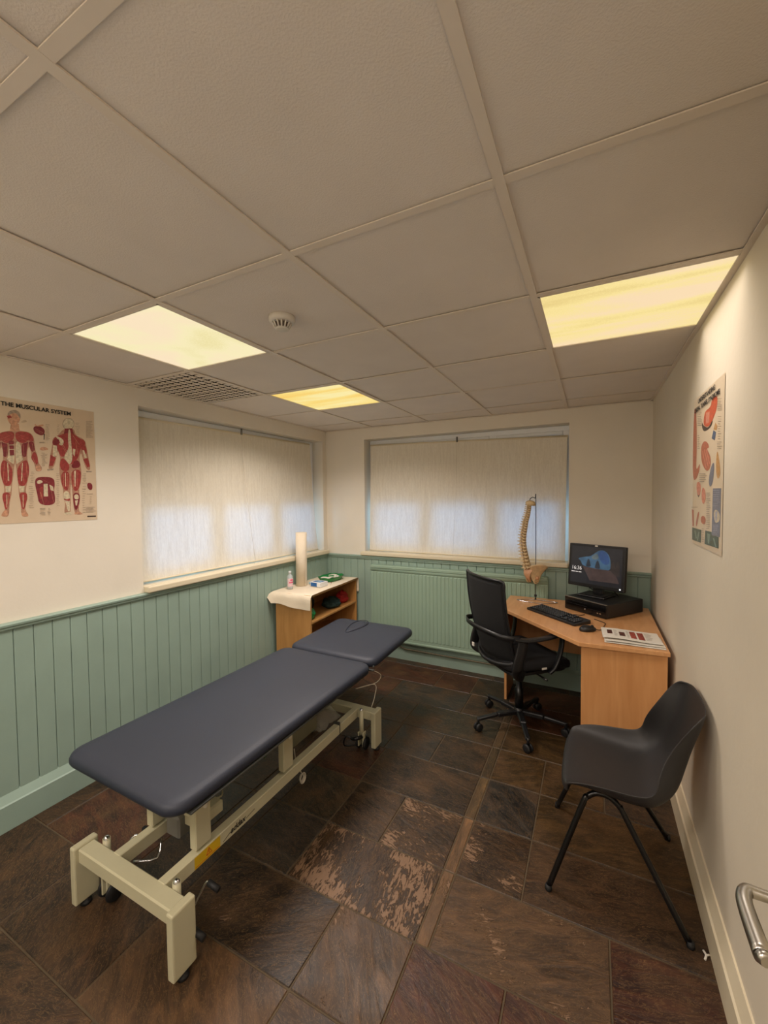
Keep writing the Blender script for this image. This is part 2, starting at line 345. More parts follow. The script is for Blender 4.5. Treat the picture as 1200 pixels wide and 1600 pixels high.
# ------------------------------------------------------------------ walls
T = .30
W1 = (1.636, 3.622, 1.035, 2.195)     # window in the left wall: y0,y1,z0,z1
W2 = (-2.09, -.172, 1.035, 2.192)     # window in the back wall: x0,x1,z0,z1
bm = B(); x0, x1 = XL-T, XL
box(bm, x0, x1, YF, W1[0], -.06, H+.1); box(bm, x0, x1, W1[1], YB, -.06, H+.1); box(bm, x0, x1, W1[0], W1[1], -.06, W1[2]); box(bm, x0, x1, W1[0], W1[1], W1[3], H+.1)
struct('wall_left', bm, WALL)
bm = B(); y0, y1 = YB, YB+T
box(bm, XL-T, W2[0], y0, y1, -.06, H+.1); box(bm, W2[1], XR+.2, y0, y1, -.06, H+.1); box(bm, W2[0], W2[1], y0, y1, -.06, W2[2]); box(bm, W2[0], W2[1], y0, y1, W2[3], H+.1)
struct('wall_back', bm, WALL)
# right wall with a doorway behind the camera (the door stands open against the wall)
bm = B(); box(bm, XR, XR+.2, .14, YB, -.06, H+.1); box(bm, XR, XR+.2, YF-.2, -.66, -.06, H+.1); box(bm, XR, XR+.2, -.66, .14, 2.02, H+.1)
struct('wall_right', bm, WHITE_WALL)
bm = B(); box(bm, XR+.2, XR+.24, -.8, .3, 0, 2.2); struct('wall_passage', bm, WALL)
bm = B(); box(bm, XL-T, XR+.2, YF-.2, YF, -.06, H+.1); struct('wall_front', bm, WALL)

# ------------------------------------------------------------------ ceiling: boards and tee grid
GX = [-1.9914, -1.3914, -.7914, -.1914]; GY = [-.833+.6*i for i in range(8)]
xs = [XL]+GX+[XR]; yy = [YF]+GY+[YB]
LIGHTS = {(-1.9914, 1.0): 'a'}
def cell(i, j): return xs[i], xs[i+1], yy[j], yy[j+1]
lightcells = {(1, 4): 'left', (4, 5): 'right', (1, 6): 'far', (1, 1): 'rear_fill', (3, 1): 'rear_fill'}  # the two back cells hold added lights, out of view
ventcell = (0, 5)
bm = B()
for i in range(len(xs)-1):
    for j in range(len(yy)-1):
        if (i, j) in lightcells or (i, j) == ventcell: continue
        a, b, c, d = cell(i, j); dz = random.uniform(-.001, .002)
        box(bm, a+.004, b-.004, c+.004, d-.004, H+.006+dz, H+.022+dz, .0015)
box(bm, XL, XR, YF, YB, H+.14, H+.16)
struct('ceiling', bm, CEIL)
bm = B()
for x in GX: box(bm, x-.012, x+.012, YF, YB, H, H+.004); box(bm, x-.002, x+.002, YF, YB, H+.004, H+.03)
for y in GY:
    for a, b in zip(xs, xs[1:]):
        box(bm, a+(.012 if a != XL else 0), b-(.012 if b != XR else 0), y-.012, y+.012, H+.0005, H+.0035); box(bm, a+.012, b-.012, y-.002, y+.002, H+.0035, H+.03)
for (a, b, c, d) in ((XL, XL+.018, YF, YB), (XR-.018, XR, YF, YB), (XL, XR, YB-.018, YB), (XL, XR, YF, YF+.018)): box(bm, a, b, c, d, H-.001, H+.004)
struct('trim_1', bm, TEE)

# ------------------------------------------------------------------ painted panelling, caps, skirtings
def boards(horizontal_axis, a, b, plane, sgn, z0, z1, ph, w_=.0805):
    bm = B(); n = int((b-a)/w_)+2; p = a-ph
    while p < b:
        q0, q1 = max(a, p)+.0012, min(b, p+w_)-.0012
        if q1-q0 > .008:
            lo, hi = sorted((plane, plane+sgn*.014))
            if horizontal_axis == 'y': box(bm, lo, hi, q0, q1, z0, z1, .0028)
            else: box(bm, q0, q1, lo, hi, z0, z1, .0028)
        p += w_
    lo, hi = sorted((plane, plane+sgn*.006))
    if horizontal_axis == 'y': box(bm, lo, hi, a, b, z0, z1)
    else: box(bm, a, b, lo, hi, z0, z1)
    return bm
struct('trim_2', boards('y', YF, YB-.014, XL, 1, .1, .975, .03, .083), GREEN)
struct('trim_3', boards('x', XL, XR-.002, YB, -1, .1, .975, .03, .083), GREEN)
def cap(axis, a, b, plane, sgn):
    bm = B(); prof = [(0, .972), (.024, .972), (.027, .978), (.024, .985), (.034, .990), (.036, 1.0), (.030, 1.006), (0, 1.006)]
    r0, r1 = [], []
    for d, z in prof:
        if axis == 'y': r0.append(bm.verts.new((plane+sgn*d, a, z))); r1.append(bm.verts.new((plane+sgn*d, b, z)))
        else: r0.append(bm.verts.new((a, plane+sgn*d, z))); r1.append(bm.verts.new((b, plane+sgn*d, z)))
    n = len(prof)
    for i in range(n): bm.faces.new((r0[i], r0[(i+1) % n], r1[(i+1) % n], r1[i]))
    bm.faces.new(r0[::-1]); bm.faces.new(r1); return bm
struct('trim_4', cap('y', YF, YB, XL, 1), GREEN)
struct('trim_5', cap('x', XL+.02, XR, YB, -1), GREEN)
def skirt(axis, a, b, plane, sgn, t=.034, h1=.118, h2=.172):
    bm = B(); prof = [(0, 0), (t, 0), (t, h1), (t-.006, h1+.006), (.006, h2), (0, h2)]; r0, r1 = [], []
    for d, z in prof:
        if axis == 'y': r0.append(bm.verts.new((plane+sgn*d, a, z))); r1.append(bm.verts.new((plane+sgn*d, b, z)))
        else: r0.append(bm.verts.new((a, plane+sgn*d, z))); r1.append(bm.verts.new((b, plane+sgn*d, z)))
    n = len(prof)
    for i in range(n): bm.faces.new((r0[i], r0[(i+1) % n], r1[(i+1) % n], r1[i]))
    bm.faces.new(r0[::-1]); bm.faces.new(r1); return bm
struct('baseboard_left', skirt('y', YF, YB, XL+.002, 1, .04, .125, .178), GREEN)
struct('baseboard_back', skirt('x', XL, XR, YB-.002, -1, .034, .135, .17), GREEN)
struct('baseboard_right', skirt('y', .16, YB, XR, -1, .026, .115, .17), CREAMP)

# ------------------------------------------------------------------ windows (frame, opaque upper lights, glass below, sill)
def window(name, axis, a, b, z0, z1, plane, sgn, dark):
    """axis: direction along the wall; plane: room face of the wall; sgn: outward direction"""
    root = struct(name)
    f0, f1 = plane+sgn*.125, plane+sgn*.185
    def bx(bm, u0, u1, w0, w1, zz0, zz1, bev=.004):
        lo, hi = sorted((w0, w1))
        if axis == 'x': box(bm, u0, u1, lo, hi, zz0, zz1, bev)
        else: box(bm, lo, hi, u0, u1, zz0, zz1, bev)
    L = b-a; th = [a+.055, a+L*.3333-.02, a+L*.3333+.03, a+L*.6667-.03, a+L*.6667+.02, b-.055]
    bm = B(); e = .001
    bx(bm, a+e, b-e, f0, f1, z1-.045, z1-e); bx(bm, a+e, b-e, f0, f1, z0+e, z0+.055); bx(bm, a+e, a+.055, f0, f1, z0+.05, z1-.04); bx(bm, b-.055, b-e, f0, f1, z0+.05, z1-.04)
    ztr = 1.60
    for u in (a+L/3, a+2*L/3): bx(bm, u-.035, u+.035, f0, f1, z0+.05, z1-.04)
    bx(bm, a+.05, b-.05, f0+sgn*.004, f1, ztr-.035, ztr+.035)
    fr = mk('window_frame', bm, UPVC, root)
    for k in range(3):
        u0, u1 = (a+.055, a+L/3-.035) if k == 0 else ((a+L/3+.035, a+2*L/3-.035) if k == 1 else (a+2*L/3+.035, b-.055))
        # opening sash of the upper light; panel made opaque to shade the blind
        bm = B(); g = sgn*.012
        for q in ((u0, u1, z1-.075, z1-.045), (u0, u1, ztr+.035, ztr+.065), (u0, u0+.03, ztr+.06, z1-.07), (u1-.03, u1, ztr+.06, z1-.07)): bx(bm, q[0], q[1], f0-g*.6, f1-sgn*.01, q[2], q[3], .005)
        mk('sash', bm, UPVC, root)
        bm = B(); bx(bm, u0+.028, u1-.028, f0+sgn*.016, f0+sgn*.034, ztr+.06, z1-.072, 0)
        mk('upper_panel', bm, DARKGLASS if (dark and k == 1) else UPVC, root)
        bm = B()
        for q in ((u0, u1, ztr-.065, ztr-.035), (u0, u1, z0+.055, z0+.085), (u0, u0+.03, z0+.08, ztr-.06), (u1-.03, u1, z0+.08, ztr-.06)): bx(bm, q[0], q[1], f0-g*.3, f1-sgn*.01, q[2], q[3], .005)
        mk('sash', bm, UPVC, root)
        bm = B(); bx(bm, u0+.02, u1-.02, f0+sgn*.026, f0+sgn*.032, z0+.075, ztr-.055, 0); mk('window_pane', bm, GLASS, root)
    bm = B()
    lo, hi = sorted((plane-sgn*.05, f0+sgn*.002))
    if axis == 'x': box(bm, a+.002, b-.002, plane, f0+.002, z0-.012, z0+.012, .004); box(bm, a-.03, b+.0, plane-.050, plane-.0005, z0-.026, z0+.012, .009, seg=3)
    else: box(bm, f0, plane, a+.002, b-.002, z0-.012, z0+.012, .004); box(bm, plane+.0005, plane+.052, a+.0, b+.03, z0-.030, z0+.012, .009, seg=3)
    mk('window_sill', bm, CREAMP, root)
window('window_1', 'y', W1[0], W1[1], W1[2], W1[3], XL, -1, False)
window('window_2', 'x', W2[0], W2[1], W2[2], W2[3], YB, 1, True)

# ------------------------------------------------------------------ roller blinds with draw cords
def blind(label, axis, a0, a1, b0, b1, zt0, zt1, zb0, zb1, plane, sgn, curl, pull_u, pull_z):
    """a0,a1 top ends; b0,b1 bottom ends along the wall; curl: how far the bottom hangs into the room"""
    def pt(u, w_, z): return (u, w_, z) if axis == 'x' else (w_, u, z)
    t = thing('roller_blind', label, 'blind', pt((a0+a1)/2, plane, 1.0), 0, 'off-white roller blinds'); o = Vector(t.location)
    bm = B(); rows = []
    for i in range(25):
        s = i/24; r = []
        for j in range(41):
            v = j/40; u = (a0+(b0-a0)*s)*(1-v)+(a1+(b1-a1)*s)*v
            z = (zt0*(1-v)+zt1*v)*(1-s)+(zb0*(1-v)+zb1*v)*s
            w_ = plane-sgn*(curl*s*s*(.6+.4*v)+.004*math.sin(v*9+s*2)*s)
            r.append(Vector(pt(u, w_, z))-o)
        rows.append(r)
    grid(bm, rows); mk('fabric', bm, BLIND, t)
    bm = B(); bb = [rows[-1][j]+Vector((0, 0, .004)) for j in range(0, 41, 2)]; tube(bm, bb, .006, 8); mk('bottom_bar', bm, CREAMP, t)
    bm = B(); tube(bm, [Vector(pt(a0-.005, plane+sgn*.014, zt0+.004))-o, Vector(pt(a1+.005, plane+sgn*.014, zt1+.004))-o], .014, 12); mk('roller_tube', bm, CREAMP, t)
    um = (a0+a1)/2; zc = (zt0+zt1)/2
    bm = B(); tube(bm, [Vector(pt(um-.02, plane-sgn*.014, zc+.04))-o, Vector(pt(um-.01, plane-sgn*.02, zc-.3))-o, Vector(pt(pull_u, plane-sgn*(curl+.045), pull_z+.1))-o, Vector(pt(pull_u, plane-sgn*(curl+.06), pull_z))-o], .0012, 6, sm=6); mk('draw_cord', bm, WIRE, t)
    bm = B(); c = Vector(pt(pull_u, plane-sgn*(curl+.06), pull_z))-o
    lathe(bm, [(0, .012), (.006, .01), (.010, 0), (.012, -.012), (.007, -.02), (0, -.022)], c, 12)
    lo = c-Vector((0, 0, .004)); q = Vector(pt(.026, 0, 0)) if axis == 'x' else Vector(pt(.026, 0, 0)); tube(bm, [lo-q, lo+q], .004, 8)
    mk('cord_pull', bm, CREAMP, t)
    bm = B(); c = Vector(pt(um-.01, plane-sgn*.004, zc+.03))-o; box(bm, c.x-.006, c.x+.006, c.y-.006, c.y+.006, c.z-.03, c.z+.02, .002); mk('cord_guide', bm, DGREY, t)
blind('off-white fabric roller blind drawn down over the left wall window', 'y', 1.645, 3.50, 1.655, 3.575, 2.125, 2.15, 1.062, 1.052, XL-.075, -1, .035, 2.60, 1.048)
blind('off-white fabric roller blind drawn down over the back wall window behind the desk', 'x', -2.045, -.19, -2.06, -.20, 2.128, 2.085, 1.052, 1.047, YB+.06, 1, .02, -1.15, 1.035)

# ------------------------------------------------------------------ ceiling fittings
def light(i, j, label, glow, watts, spread=LAMP_SPREAD):
    a, b, c, d = cell(i, j); cx, cy = (a+b)/2, (c+d)/2
    t = thing('ceiling_light', label, 'light', (cx, cy, H), 0, 'square lit ceiling panels'); hx, hy = (b-a)/2-.012, (d-c)/2-.012
    bm = B()
    for q in ((-hx, hx, -hy, -hy+.008), (-hx, hx, hy-.008, hy), (-hx, -hx+.008, -hy, hy), (hx-.008, hx, -hy, hy)): box(bm, *q, .0, .10)
    box(bm, -hx, hx, -hy, hy, .10, .104); mk('housing', bm, TEE, t)
    bm = B(); rows = []
    for r in range(17):
        rows.append([(-hx+.006+(2*hx-.012)*k/16, -hy+.006+(2*hy-.012)*r/16, .004-.006*math.sin(PI*k/16)*math.sin(PI*r/16)) for k in range(17)])
    grid(bm, rows); mk('diffuser', bm, glow, t)
    ld = bpy.data.lights.new('lamp', 'AREA'); ld.shape = 'RECTANGLE'; ld.size = 2*hx-.03; ld.size_y = 2*hy-.03; ld.energy = watts; ld.color = LAMP_COL; ld.spread = spread
    lo = bpy.data.objects.new('lamp', ld); COL.objects.link(lo); lo.parent = t; lo.location = (0, 0, -.006)
light(1, 4, 'square lit ceiling panel beside the vent grille, above the treatment couch', GL_PALE, 5.3)
light(4, 5, 'square lit ceiling panel against the right wall above the black plastic chair', GL_WARM, 3.4)
light(1, 6, 'smallest looking lit ceiling panel, the yellow one nearest the corner between the windows', GL_YEL, 13.5, math.radians(146))
light(1, 1, 'added fill light panel behind the photographer near the left wall', GL_WARM, 14.5, PI)  # unseen extra panel, added to brighten the ceiling
light(3, 1, 'added fill light panel behind the photographer near the right wall', GL_WARM, 14.5, PI)  # second added panel out of view, more bounce for the ceiling

a, b, c, d = cell(*ventcell); t = thing('ceiling_vent', 'egg crate ventilation grille in the ceiling beside the left window', 'vent', ((a+b)/2, (c+d)/2, H))
hx, hy = (b-a)/2-.006, (d-c)/2-.012
bm = B(); n_ = 11
for r in range(n_):
    for c_ in range(n_):
        x = -hx+2*hx*(r+.5)/n_; y = -hy+2*hy*(c_+.5)/n_; box(bm, x-hx/n_+.0075, x+hx/n_-.0075, y-hy/n_+.0075, y+hy/n_-.0075, .001, .004, .001)
for k in range(n_):
    x = -hx+2*hx*(k+.5)/n_; box(bm, x-.003, x+.003, -hy, hy, .004, .006); y = -hy+2*hy*(k+.5)/n_; box(bm, -hx, hx, y-.003, y+.003, .0041, .0061)
mk('grille', bm, TEE, t)
bm = B(); box(bm, -hx, hx, -hy, hy, .012, .015); mk('duct_plate', bm, mat('dark_duct', (34, 26, 20), .8), t)

t = thing('smoke_detector', 'round white smoke detector on the ceiling', 'smoke detector', (-1.09, 1.283, H+.006))
bm = B(); lathe(bm, [(.0505, 0), (.0505, -.018), (.047, -.024), (.040, -.026)], n=32); mk('base', bm, DETW, t)
bm = B()
for k in range(14):
    an = 2*PI*k/14; tube(bm, [(.038*math.cos(an), .038*math.sin(an), -.024), (.026*math.cos(an), .026*math.sin(an), -.046)], .0034, 6)
mk('cage', bm, DETW, t)
bm = B(); lathe(bm, [(.030, -.024), (.018, -.044)], n=20); mk('sensor_core', bm, mat('detector_core', (120, 104, 86), .7), t)
bm = B(); lathe(bm, [(0, -.044), (.026, -.044), (.0265, -.048), (.022, -.052), (0, -.053)], n=28); mk('cap', bm, DETW, t)

# ------------------------------------------------------------------ radiator
t = thing('radiator', 'long sage green panel radiator under the back window', 'radiator', (-1.15, YB, 0))
X0, X1 = -.835, .825; z0, z1 = .175, .93
bm = B(); n = 44; rows = []
pts = []
for k in range(n):
    u = X0+.01+(X1-X0-.02)*k/n; w_ = (X1-X0-.02)/n
    pts += [(u, -.082), (u+w_*.55, -.082), (u+w_*.68, -.073), (u+w_*.87, -.073)]
pts.append((X1-.01, -.082))
for z, dd in ((z0+.012, .010), (z0+.045, .009), (z0+.055, 0), (z1-.075, 0), (z1-.065, .009)):
    rows.append([(x, y+dd*(1 if y < -.08 else 0), z) for x, y in pts])
grid(bm, rows, smooth=False)
box(bm, X0, X1, -.078, -.062, z0, z1-.01, .004); mk('front_panel', bm, GREEN2, t)
bm = B(); tube(bm, [(X0, -.072, z1-.045), (X1, -.072, z1-.045)], .014, 12, flat=1.6); box(bm, X0, X1, -.090, -.02, z1-.035, z1-.002, .008, seg=3); mk('top_rail', bm, GREEN2, t)
bm = B(); tube(bm, [(X0, -.072, z0+.012), (X1, -.072, z0+.012)], .012, 12, flat=1.3); mk('bottom_rail', bm, GREEN2, t)
for x in (X0, X1):
    bm = B(); box(bm, x-.004, x+.004, -.080, -.02, z0+.01, z1-.01, .003); mk('side_panel', bm, GREEN2, t)
bm = B(); tube(bm, [(X0+.3, -.045, z0+.05), (X0+.3, -.045, .13), (X0+.36, -.05, .115), (X1-.05, -.05, .105), (X1-.02, -.05, .12), (X1-.02, -.045, z0+.05)], .0075, 8); mk('pipe', bm, mat('dusty_pipe', (104, 96, 74), .6), t)
for x in (X0+.15, X1-.15):
    bm = B(); box(bm, x-.02, x+.02, -.062, -.015, z0+.05, z1-.06, .002); mk('wall_bracket', bm, GREEN2, t)

# ------------------------------------------------------------------ treatment couch
CX, CY = -1.503, 1.56
t = thing('treatment_couch', 'slate blue padded treatment couch on an ivory steel frame with castors', 'treatment couch', (CX, CY, 0))
def cushion(x0, x1, y0, y1, z0, z1, r=.06, e=.024, corner=None, n=5, hole=None):
    """padded slab: stacked rounded outlines, rolled edge, slightly domed top"""
    bm = B(); rings = []; N_ = None
    lay = [(.030, z0), (.006, z0+.004)]
    for k in range(n+1):
        a = PI*k/n; lay.append((e*(1-math.sin(a)) if True else 0, (z0+z1)/2-(z1-z0)/2*math.cos(a)))
    lay = [(.03, z0)]+[(e*(1-math.sin(PI*(k+.6)/(n+1.2)*1.0))*1.0, (z0+z1)/2-(z1-z0)/2*math.cos(PI*(k+.6)/(n+1.2))) for k in range(n+1)]
    for ins, z in lay:
        rr = max(r-ins, .01); rings.append([bm.verts.new((x, y, z)) for x, y in rrect(x0+ins, x1-ins, y0+ins, y1-ins, rr, 8)])
    N_ = len(rings[0])
    for ins in (.045, .09, .16):
        q = min(ins, (x1-x0)/2-.03); rings.append([bm.verts.new((x, y, z1+.001+.004*(ins/.16))) for x, y in rrect(x0+q, x1-q, y0+q, y1-q, max(r-q, .02), 8)])
    for a_, b_ in zip(rings, rings[1:]):
        for k in range(N_): bm.faces.new((a_[k], a_[(k+1) % N_], b_[(k+1) % N_], b_[k])).smooth = True
    bm.faces.new(rings[0][::-1]); f = bm.faces.new(rings[-1]); f.smooth = True
    return bm
mc = cushion(-.356, .330, -.724, .600, .550, .600, .075); bmesh.ops.rotate(mc, cent=(0, .6, 0), matrix=Matrix.Rotation(math.radians(-.8), 3, 'Z'), verts=mc.verts); mk('main_cushion', mc, VINYL, t)
hb = cushion(-.346, .325, .612, 1.262, .549, .602, .07)
rot = Matrix.Translation((0, .61, .575)) @ Matrix.Rotation(math.radians(1.8), 4, 'X') @ Matrix.Translation((0, -.61, -.575)); bmesh.ops.transform(hb, matrix=rot, verts=hb.verts)
hd = mk('head_cushion', hb, VINYL, t)
# breathing slot plug, tapered outline
def slot_pts(s=1.0):
    out = []; c = (-.095, 1.105)
    for k in range(28):
        a = 2*PI*k/28; y = math.sin(a)*.135; w_ = .052*(1+.42*math.sin(a)); out.append((c[0]+math.cos(a)*w_*s, c[1]+y*s))
    return out
bm = B(); a_ = [bm.verts.new((x, y, .6095)) for x, y in slot_pts(1.0)]; b_ = [bm.verts.new((x, y, .6175)) for x, y in slot_pts(.93)]; c_ = [bm.verts.new((x, y, .6185)) for x, y in slot_pts(.6)]
for r0, r1 in ((a_, b_), (b_, c_)):
    for k in range(28): bm.faces.new((r0[k], r0[(k+1) % 28], r1[(k+1) % 28], r1[k])).smooth = True
bm.faces.new(c_); bmesh.ops.transform(bm, matrix=Matrix.Translation((0, 0, -.0085)) @ rot, verts=bm.verts); mk('face_slot_plug', bm, VINYL, hd)
bm = B(); P_ = [(x, y, .6122) for x, y in slot_pts(1.05)]; tube(bm, P_+[P_[0]], .0026, 6, cap=False); bmesh.ops.transform(bm, matrix=Matrix.Translation((0, 0, -.0035)) @ rot, verts=bm.verts); mk('slot_seam', bm, mat('dark_seam', (40, 42, 52), .6), hd)
bm = B(); box(bm, -.325+.30, .325, .6, .614, .545, .552); tube(bm, [(.322, .603, .572), (.322, .611, .572)], .006, 8); mk('hinge', bm, DGREY, t)
# base: two cross members with flat legs, two rails
for sy, yc in (('a', -.690), ('b', .700)):
    bm = B(); box(bm, -.272, .272, yc-.03, yc+.03, .190, .246, .005); mk('cross_member', bm, COUCHF, t)
    for x in (-.287, .287):
        bm = B(); box(bm, x-.016, x+.016, yc-.045, yc+.045, .024, .252, .006, seg=2); lg = mk('leg', bm, COUCHF, t)
        bm = B(); lathe(bm, [(.012, .024), (.012, .014), (.019, .012), (.020, 0)], (x, yc, 0), 18); mk('foot_pad', bm, RUBBER, lg)
RX = (.150, -.112)
for x in RX:
    bm = B(); box(bm, x-.02, x+.02, -.668, .675, .193, .248, .003); r_ = mk('base_rail', bm, COUCHF, t)
    if x > 0:
        bm = B(); box(bm, x+.0202, x+.0207, -.545, -.425, .197, .243); s_ = mk('warning_label', bm, YELLOW, r_, label='yellow warning label with a red triangle')
        bm = B(); c = (-.480, .222); tri = [(c[0]-.013, c[1]-.009), (c[0]+.013, c[1]-.009), (c[0], c[1]+.015)]
        for k in range(3):
            p, q = tri[k], tri[(k+1) % 3]; obox(bm, (x+.0212, *p), (x+.0212, *q), .0012, .0022, up=(1, 0, 0))
        obox(bm, (x+.0212, c[0], c[1]-.005), (x+.0212, c[0], c[1]+.007), .0012, .0025, up=(1, 0, 0)); obox(bm, (x+.0212, -.54, .203), (x+.0212, -.43, .2035), .0008, .0015, up=(1, 0, 0)); mk('warning_symbol', bm, REDP, r_)
        bm = textmesh('addax', .034, .0003, .0008, .25, 1.0); xform(bm, (x+.0206, -.372, .209), (0, 1, 0), (0, 0, 1))
        obox(bm, (x+.0207, -.41, .204), (x+.0207, -.372, .218), .0008, .0016, up=(1, 0, 0)); obox(bm, (x+.0207, -.288, .214), (x+.0207, -.235, .221), .0008, .0016, up=(1, 0, 0)); mk('maker_lettering', bm, INK, r_)
# posts with pivot caps
for x, s in ((RX[0], 1), (RX[1], -1)):
    for y0 in (-.535, -.035):
        bm = B(); box(bm, x-.018, x+.018, y0, y0+.072, .258, .455, .004); p_ = mk('post', bm, COUCHF, t)
        bm = B(); lathe(bm, [(.011, 0), (.011, .006), (.006, .009), (0, .009)], (x+s*.018, y0+.045, .415), 16, 'x', Matrix.Translation((x+s*.018, y0+.045, .415)) @ Matrix.Rotation(s*PI/2, 4, 'Y')); mk('pivot_cap', bm, mat('white_cap', (214, 208, 190), .4), p_)
for y0 in (-.49, .01): bm = B(); tube(bm, [(RX[1], y0, .415), (RX[0], y0, .415)], .013, 12); mk('pivot_shaft', bm, DGREY, t)
for x in (RX[0]-.035, RX[1]+.035):
    for y0 in (-.49, .01):
        bm = B(); obox(bm, (x, y0-.02, .408), (x, y0+.36, .505), .022, .044, .003); mk('lift_arm', bm, COUCHF, t)
bm = B()
for x in (RX[0]-.01, RX[1]+.01): box(bm, x-.016, x+.016, -.66, .56, .505, .545, .003)
for y in (-.62, -.13, .37): box(bm, RX[1], RX[0], y-.018, y+.018, .507, .543, .003)
mk('upper_frame', bm, COUCHF, t)
bm = B()
for x in (-.15, .15): box(bm, x-.014, x+.014, .50, 1.12, .520, .546, .003)
box(bm, -.15, .15, 1.09, 1.12, .520, .546, .003); mk('head_frame', bm, COUCHF, t)
bm = B(); box(bm, -.33+.02, .31, -.66, .57, .540, .549, .002); mk('deck_board', bm, DGREY, t)
bm = B(); tube(bm, [(-.02, -.40, .27), (-.02, -.02, .40)], .026, 16); tube(bm, [(-.02, -.05, .39), (-.02, .12, .45)], .012, 12); box(bm, -.06, .02, -.50, -.38, .22, .31, .008); mk('actuator', bm, mat('grey_actuator', (112, 110, 102), .45), t)
bm = B(); box(bm, -.04, .10, -.47, -.34, .262, .315, .008); tube(bm, [(.03, -.36, .3), (.05, -.31, .29), (.02, -.28, .30)], .004, 6, sm=4); mk('junction_box', bm, COUCHF, t)
bm = B(); box(bm, -.09, .07, .16, .38, .24, .40, .014); mk('control_box', bm, mat('olive_grey_box', (124, 120, 98), .5), t)
bm = B(); lathe(bm, [(0, -.02), (.028, -.018), (.03, .018), (0, .02)], (.12, -.055, .42), 16, 'x'); tube(bm, [(.12, -.06, .40), (.11, -.11, .36)], .006, 8); mk('adjusting_knob', bm, mat('green_knob', (58, 76, 48), .5), t)
# crumpled clear plastic wrap over the control box end
bm = B(); rows = []
for i in range(13):
    r = []
    for j in range(13):
        u, v = i/12, j/12; hgt = math.sin(PI*u)**.5*math.sin(PI*v)**.5
        r.append((-.10+.2*u+random.uniform(-.006, .006), .37+.2*v+random.uniform(-.006, .006), .235+.11*hgt+random.uniform(-.010, .010)))
    rows.append(r)
grid(bm, rows); mk('plastic_wrap', bm, CLEAR, t)
bm = B(); box(bm, RX[0]-.022, RX[0]+.022, .455, .462, .196, .264); mk('cable_tie', bm, DGREY, t)
# castors with swing-down pedals at both ends
def castor(x, y, pedal, tag_=None):
    bm = B(); tube(bm, [(x, y, .255), (x, y, .085)], .014, 12)
    for s in (-1, 1): box(bm, x-.004+s*.016, x+.004+s*.016, y-.016, y+.022, .025, .115, .002)
    c = mk('castor', bm, COUCHF, t)
    for s in (-.022, .022):
        bm = B(); lathe(bm, [(.0, -.006), (.036, -.006), (.039, 0), (.036, .006), (0, .006)], n=22, M=Matrix.Translation((x+s*1.2, y+.012, .040)) @ Matrix.Rotation(PI/2, 4, 'Y'))
        mk('wheel', bm, RUBBER, c)
    bm = B(); lathe(bm, [(0, 0), (.012, 0), (.014, .008), (.008, .018), (0, .021)], (x, y, .245), 14); mk('stem_cap', bm, CHROME, c)
    if pedal:
        s = pedal
        bm = B(); tube(bm, [(x+s*.02, y+.01, .10), (x+s*.05, y+.02, .15), (x+s*.085, y+.05, .24), (x+s*.10, y+.055, .247)], .0045, 8, sm=3); tube(bm, [(x+s*.02, y+.0, .10), (x+s*.09, y+.005, .115)], .0045, 8); mk('pedal_rod', bm, CHROME, c)
        bm = B(); tube(bm, [(x+s*.095, y+.055, .247), (x+s*.14, y+.060, .232)], .0105, 12); mk('pedal_grip', bm, RUBBER, c)
        bm = B(); tube(bm, [(x+s*.075, y+.003, .112), (x+s*.125, y+.008, .100)], .0115, 12); mk('pedal_grip', bm, RUBBER, c)
castor(.205, -.645, 1); castor(-.215, -.645, 0); castor(.205, .655, 0); castor(-.215, .655, 0)
bm = B(); tube(bm, [(-.215, -.63, .10), (-.19, -.56, .20), (-.17, -.54, .20)], .0045, 8, sm=3); tube(bm, [(-.12, -.60, .16), (-.06, -.54, .15), (-.09, -.5, .19)], .0045, 8, sm=3); mk('pedal_rod', bm, CHROME, t)
bm = B(); tube(bm, [(-.15, -.53, .19), (-.20, -.50, .195)], .011, 12); mk('pedal_grip', bm, RUBBER, t)
bm = B(); tube(bm, [(.165, .60, .09), (.130, .585, .10), (.110, .60, .03), (.17, .655, .02), (.23, .66, .03), (.235, .66, .1)], .005, 8, sm=4); tube(bm, [(.165, .6, .09), (.20, .595, .10), (.215, .64, .09)], .012, 10, sm=3); mk('pedal_loop', bm, BLACKM, t)
# mains cable of the couch: hanging coil and a lead up to the head end
t2 = t; L_ = Vector((CX, CY, 0))
bm = B(); P_ = [(-1.235, 2.17, .545), (-1.215, 2.26, .50), (-1.21, 2.32, .45), (-1.24, 2.30, .405), (-1.34, 2.22, .38), (-1.24, 2.29, .40), (-1.235, 2.28, .33), (-1.25, 2.262, .262)]
tube(bm, [Vector(p)-L_ for p in P_], .0027, 8, sm=6); mk('mains_cable', bm, WIRE, t2)
bm = B(); c = Vector((-1.385, 1.72, .10))-L_
for k, rr in enumerate((.020, .024, .027)): tube(bm, [c+Vector((k*.005, rr*.8*math.cos(a*PI/8), rr*math.sin(a*PI/8))) for a in range(17)], .0032, 6, cap=False)
tube(bm, [c+Vector((0, 0, .025)), c+Vector((-.02, -.02, .10)), c+Vector((-.03, -.02, .16))], .003, 6, sm=3); mk('cable_coil', bm, WIRE, t2)

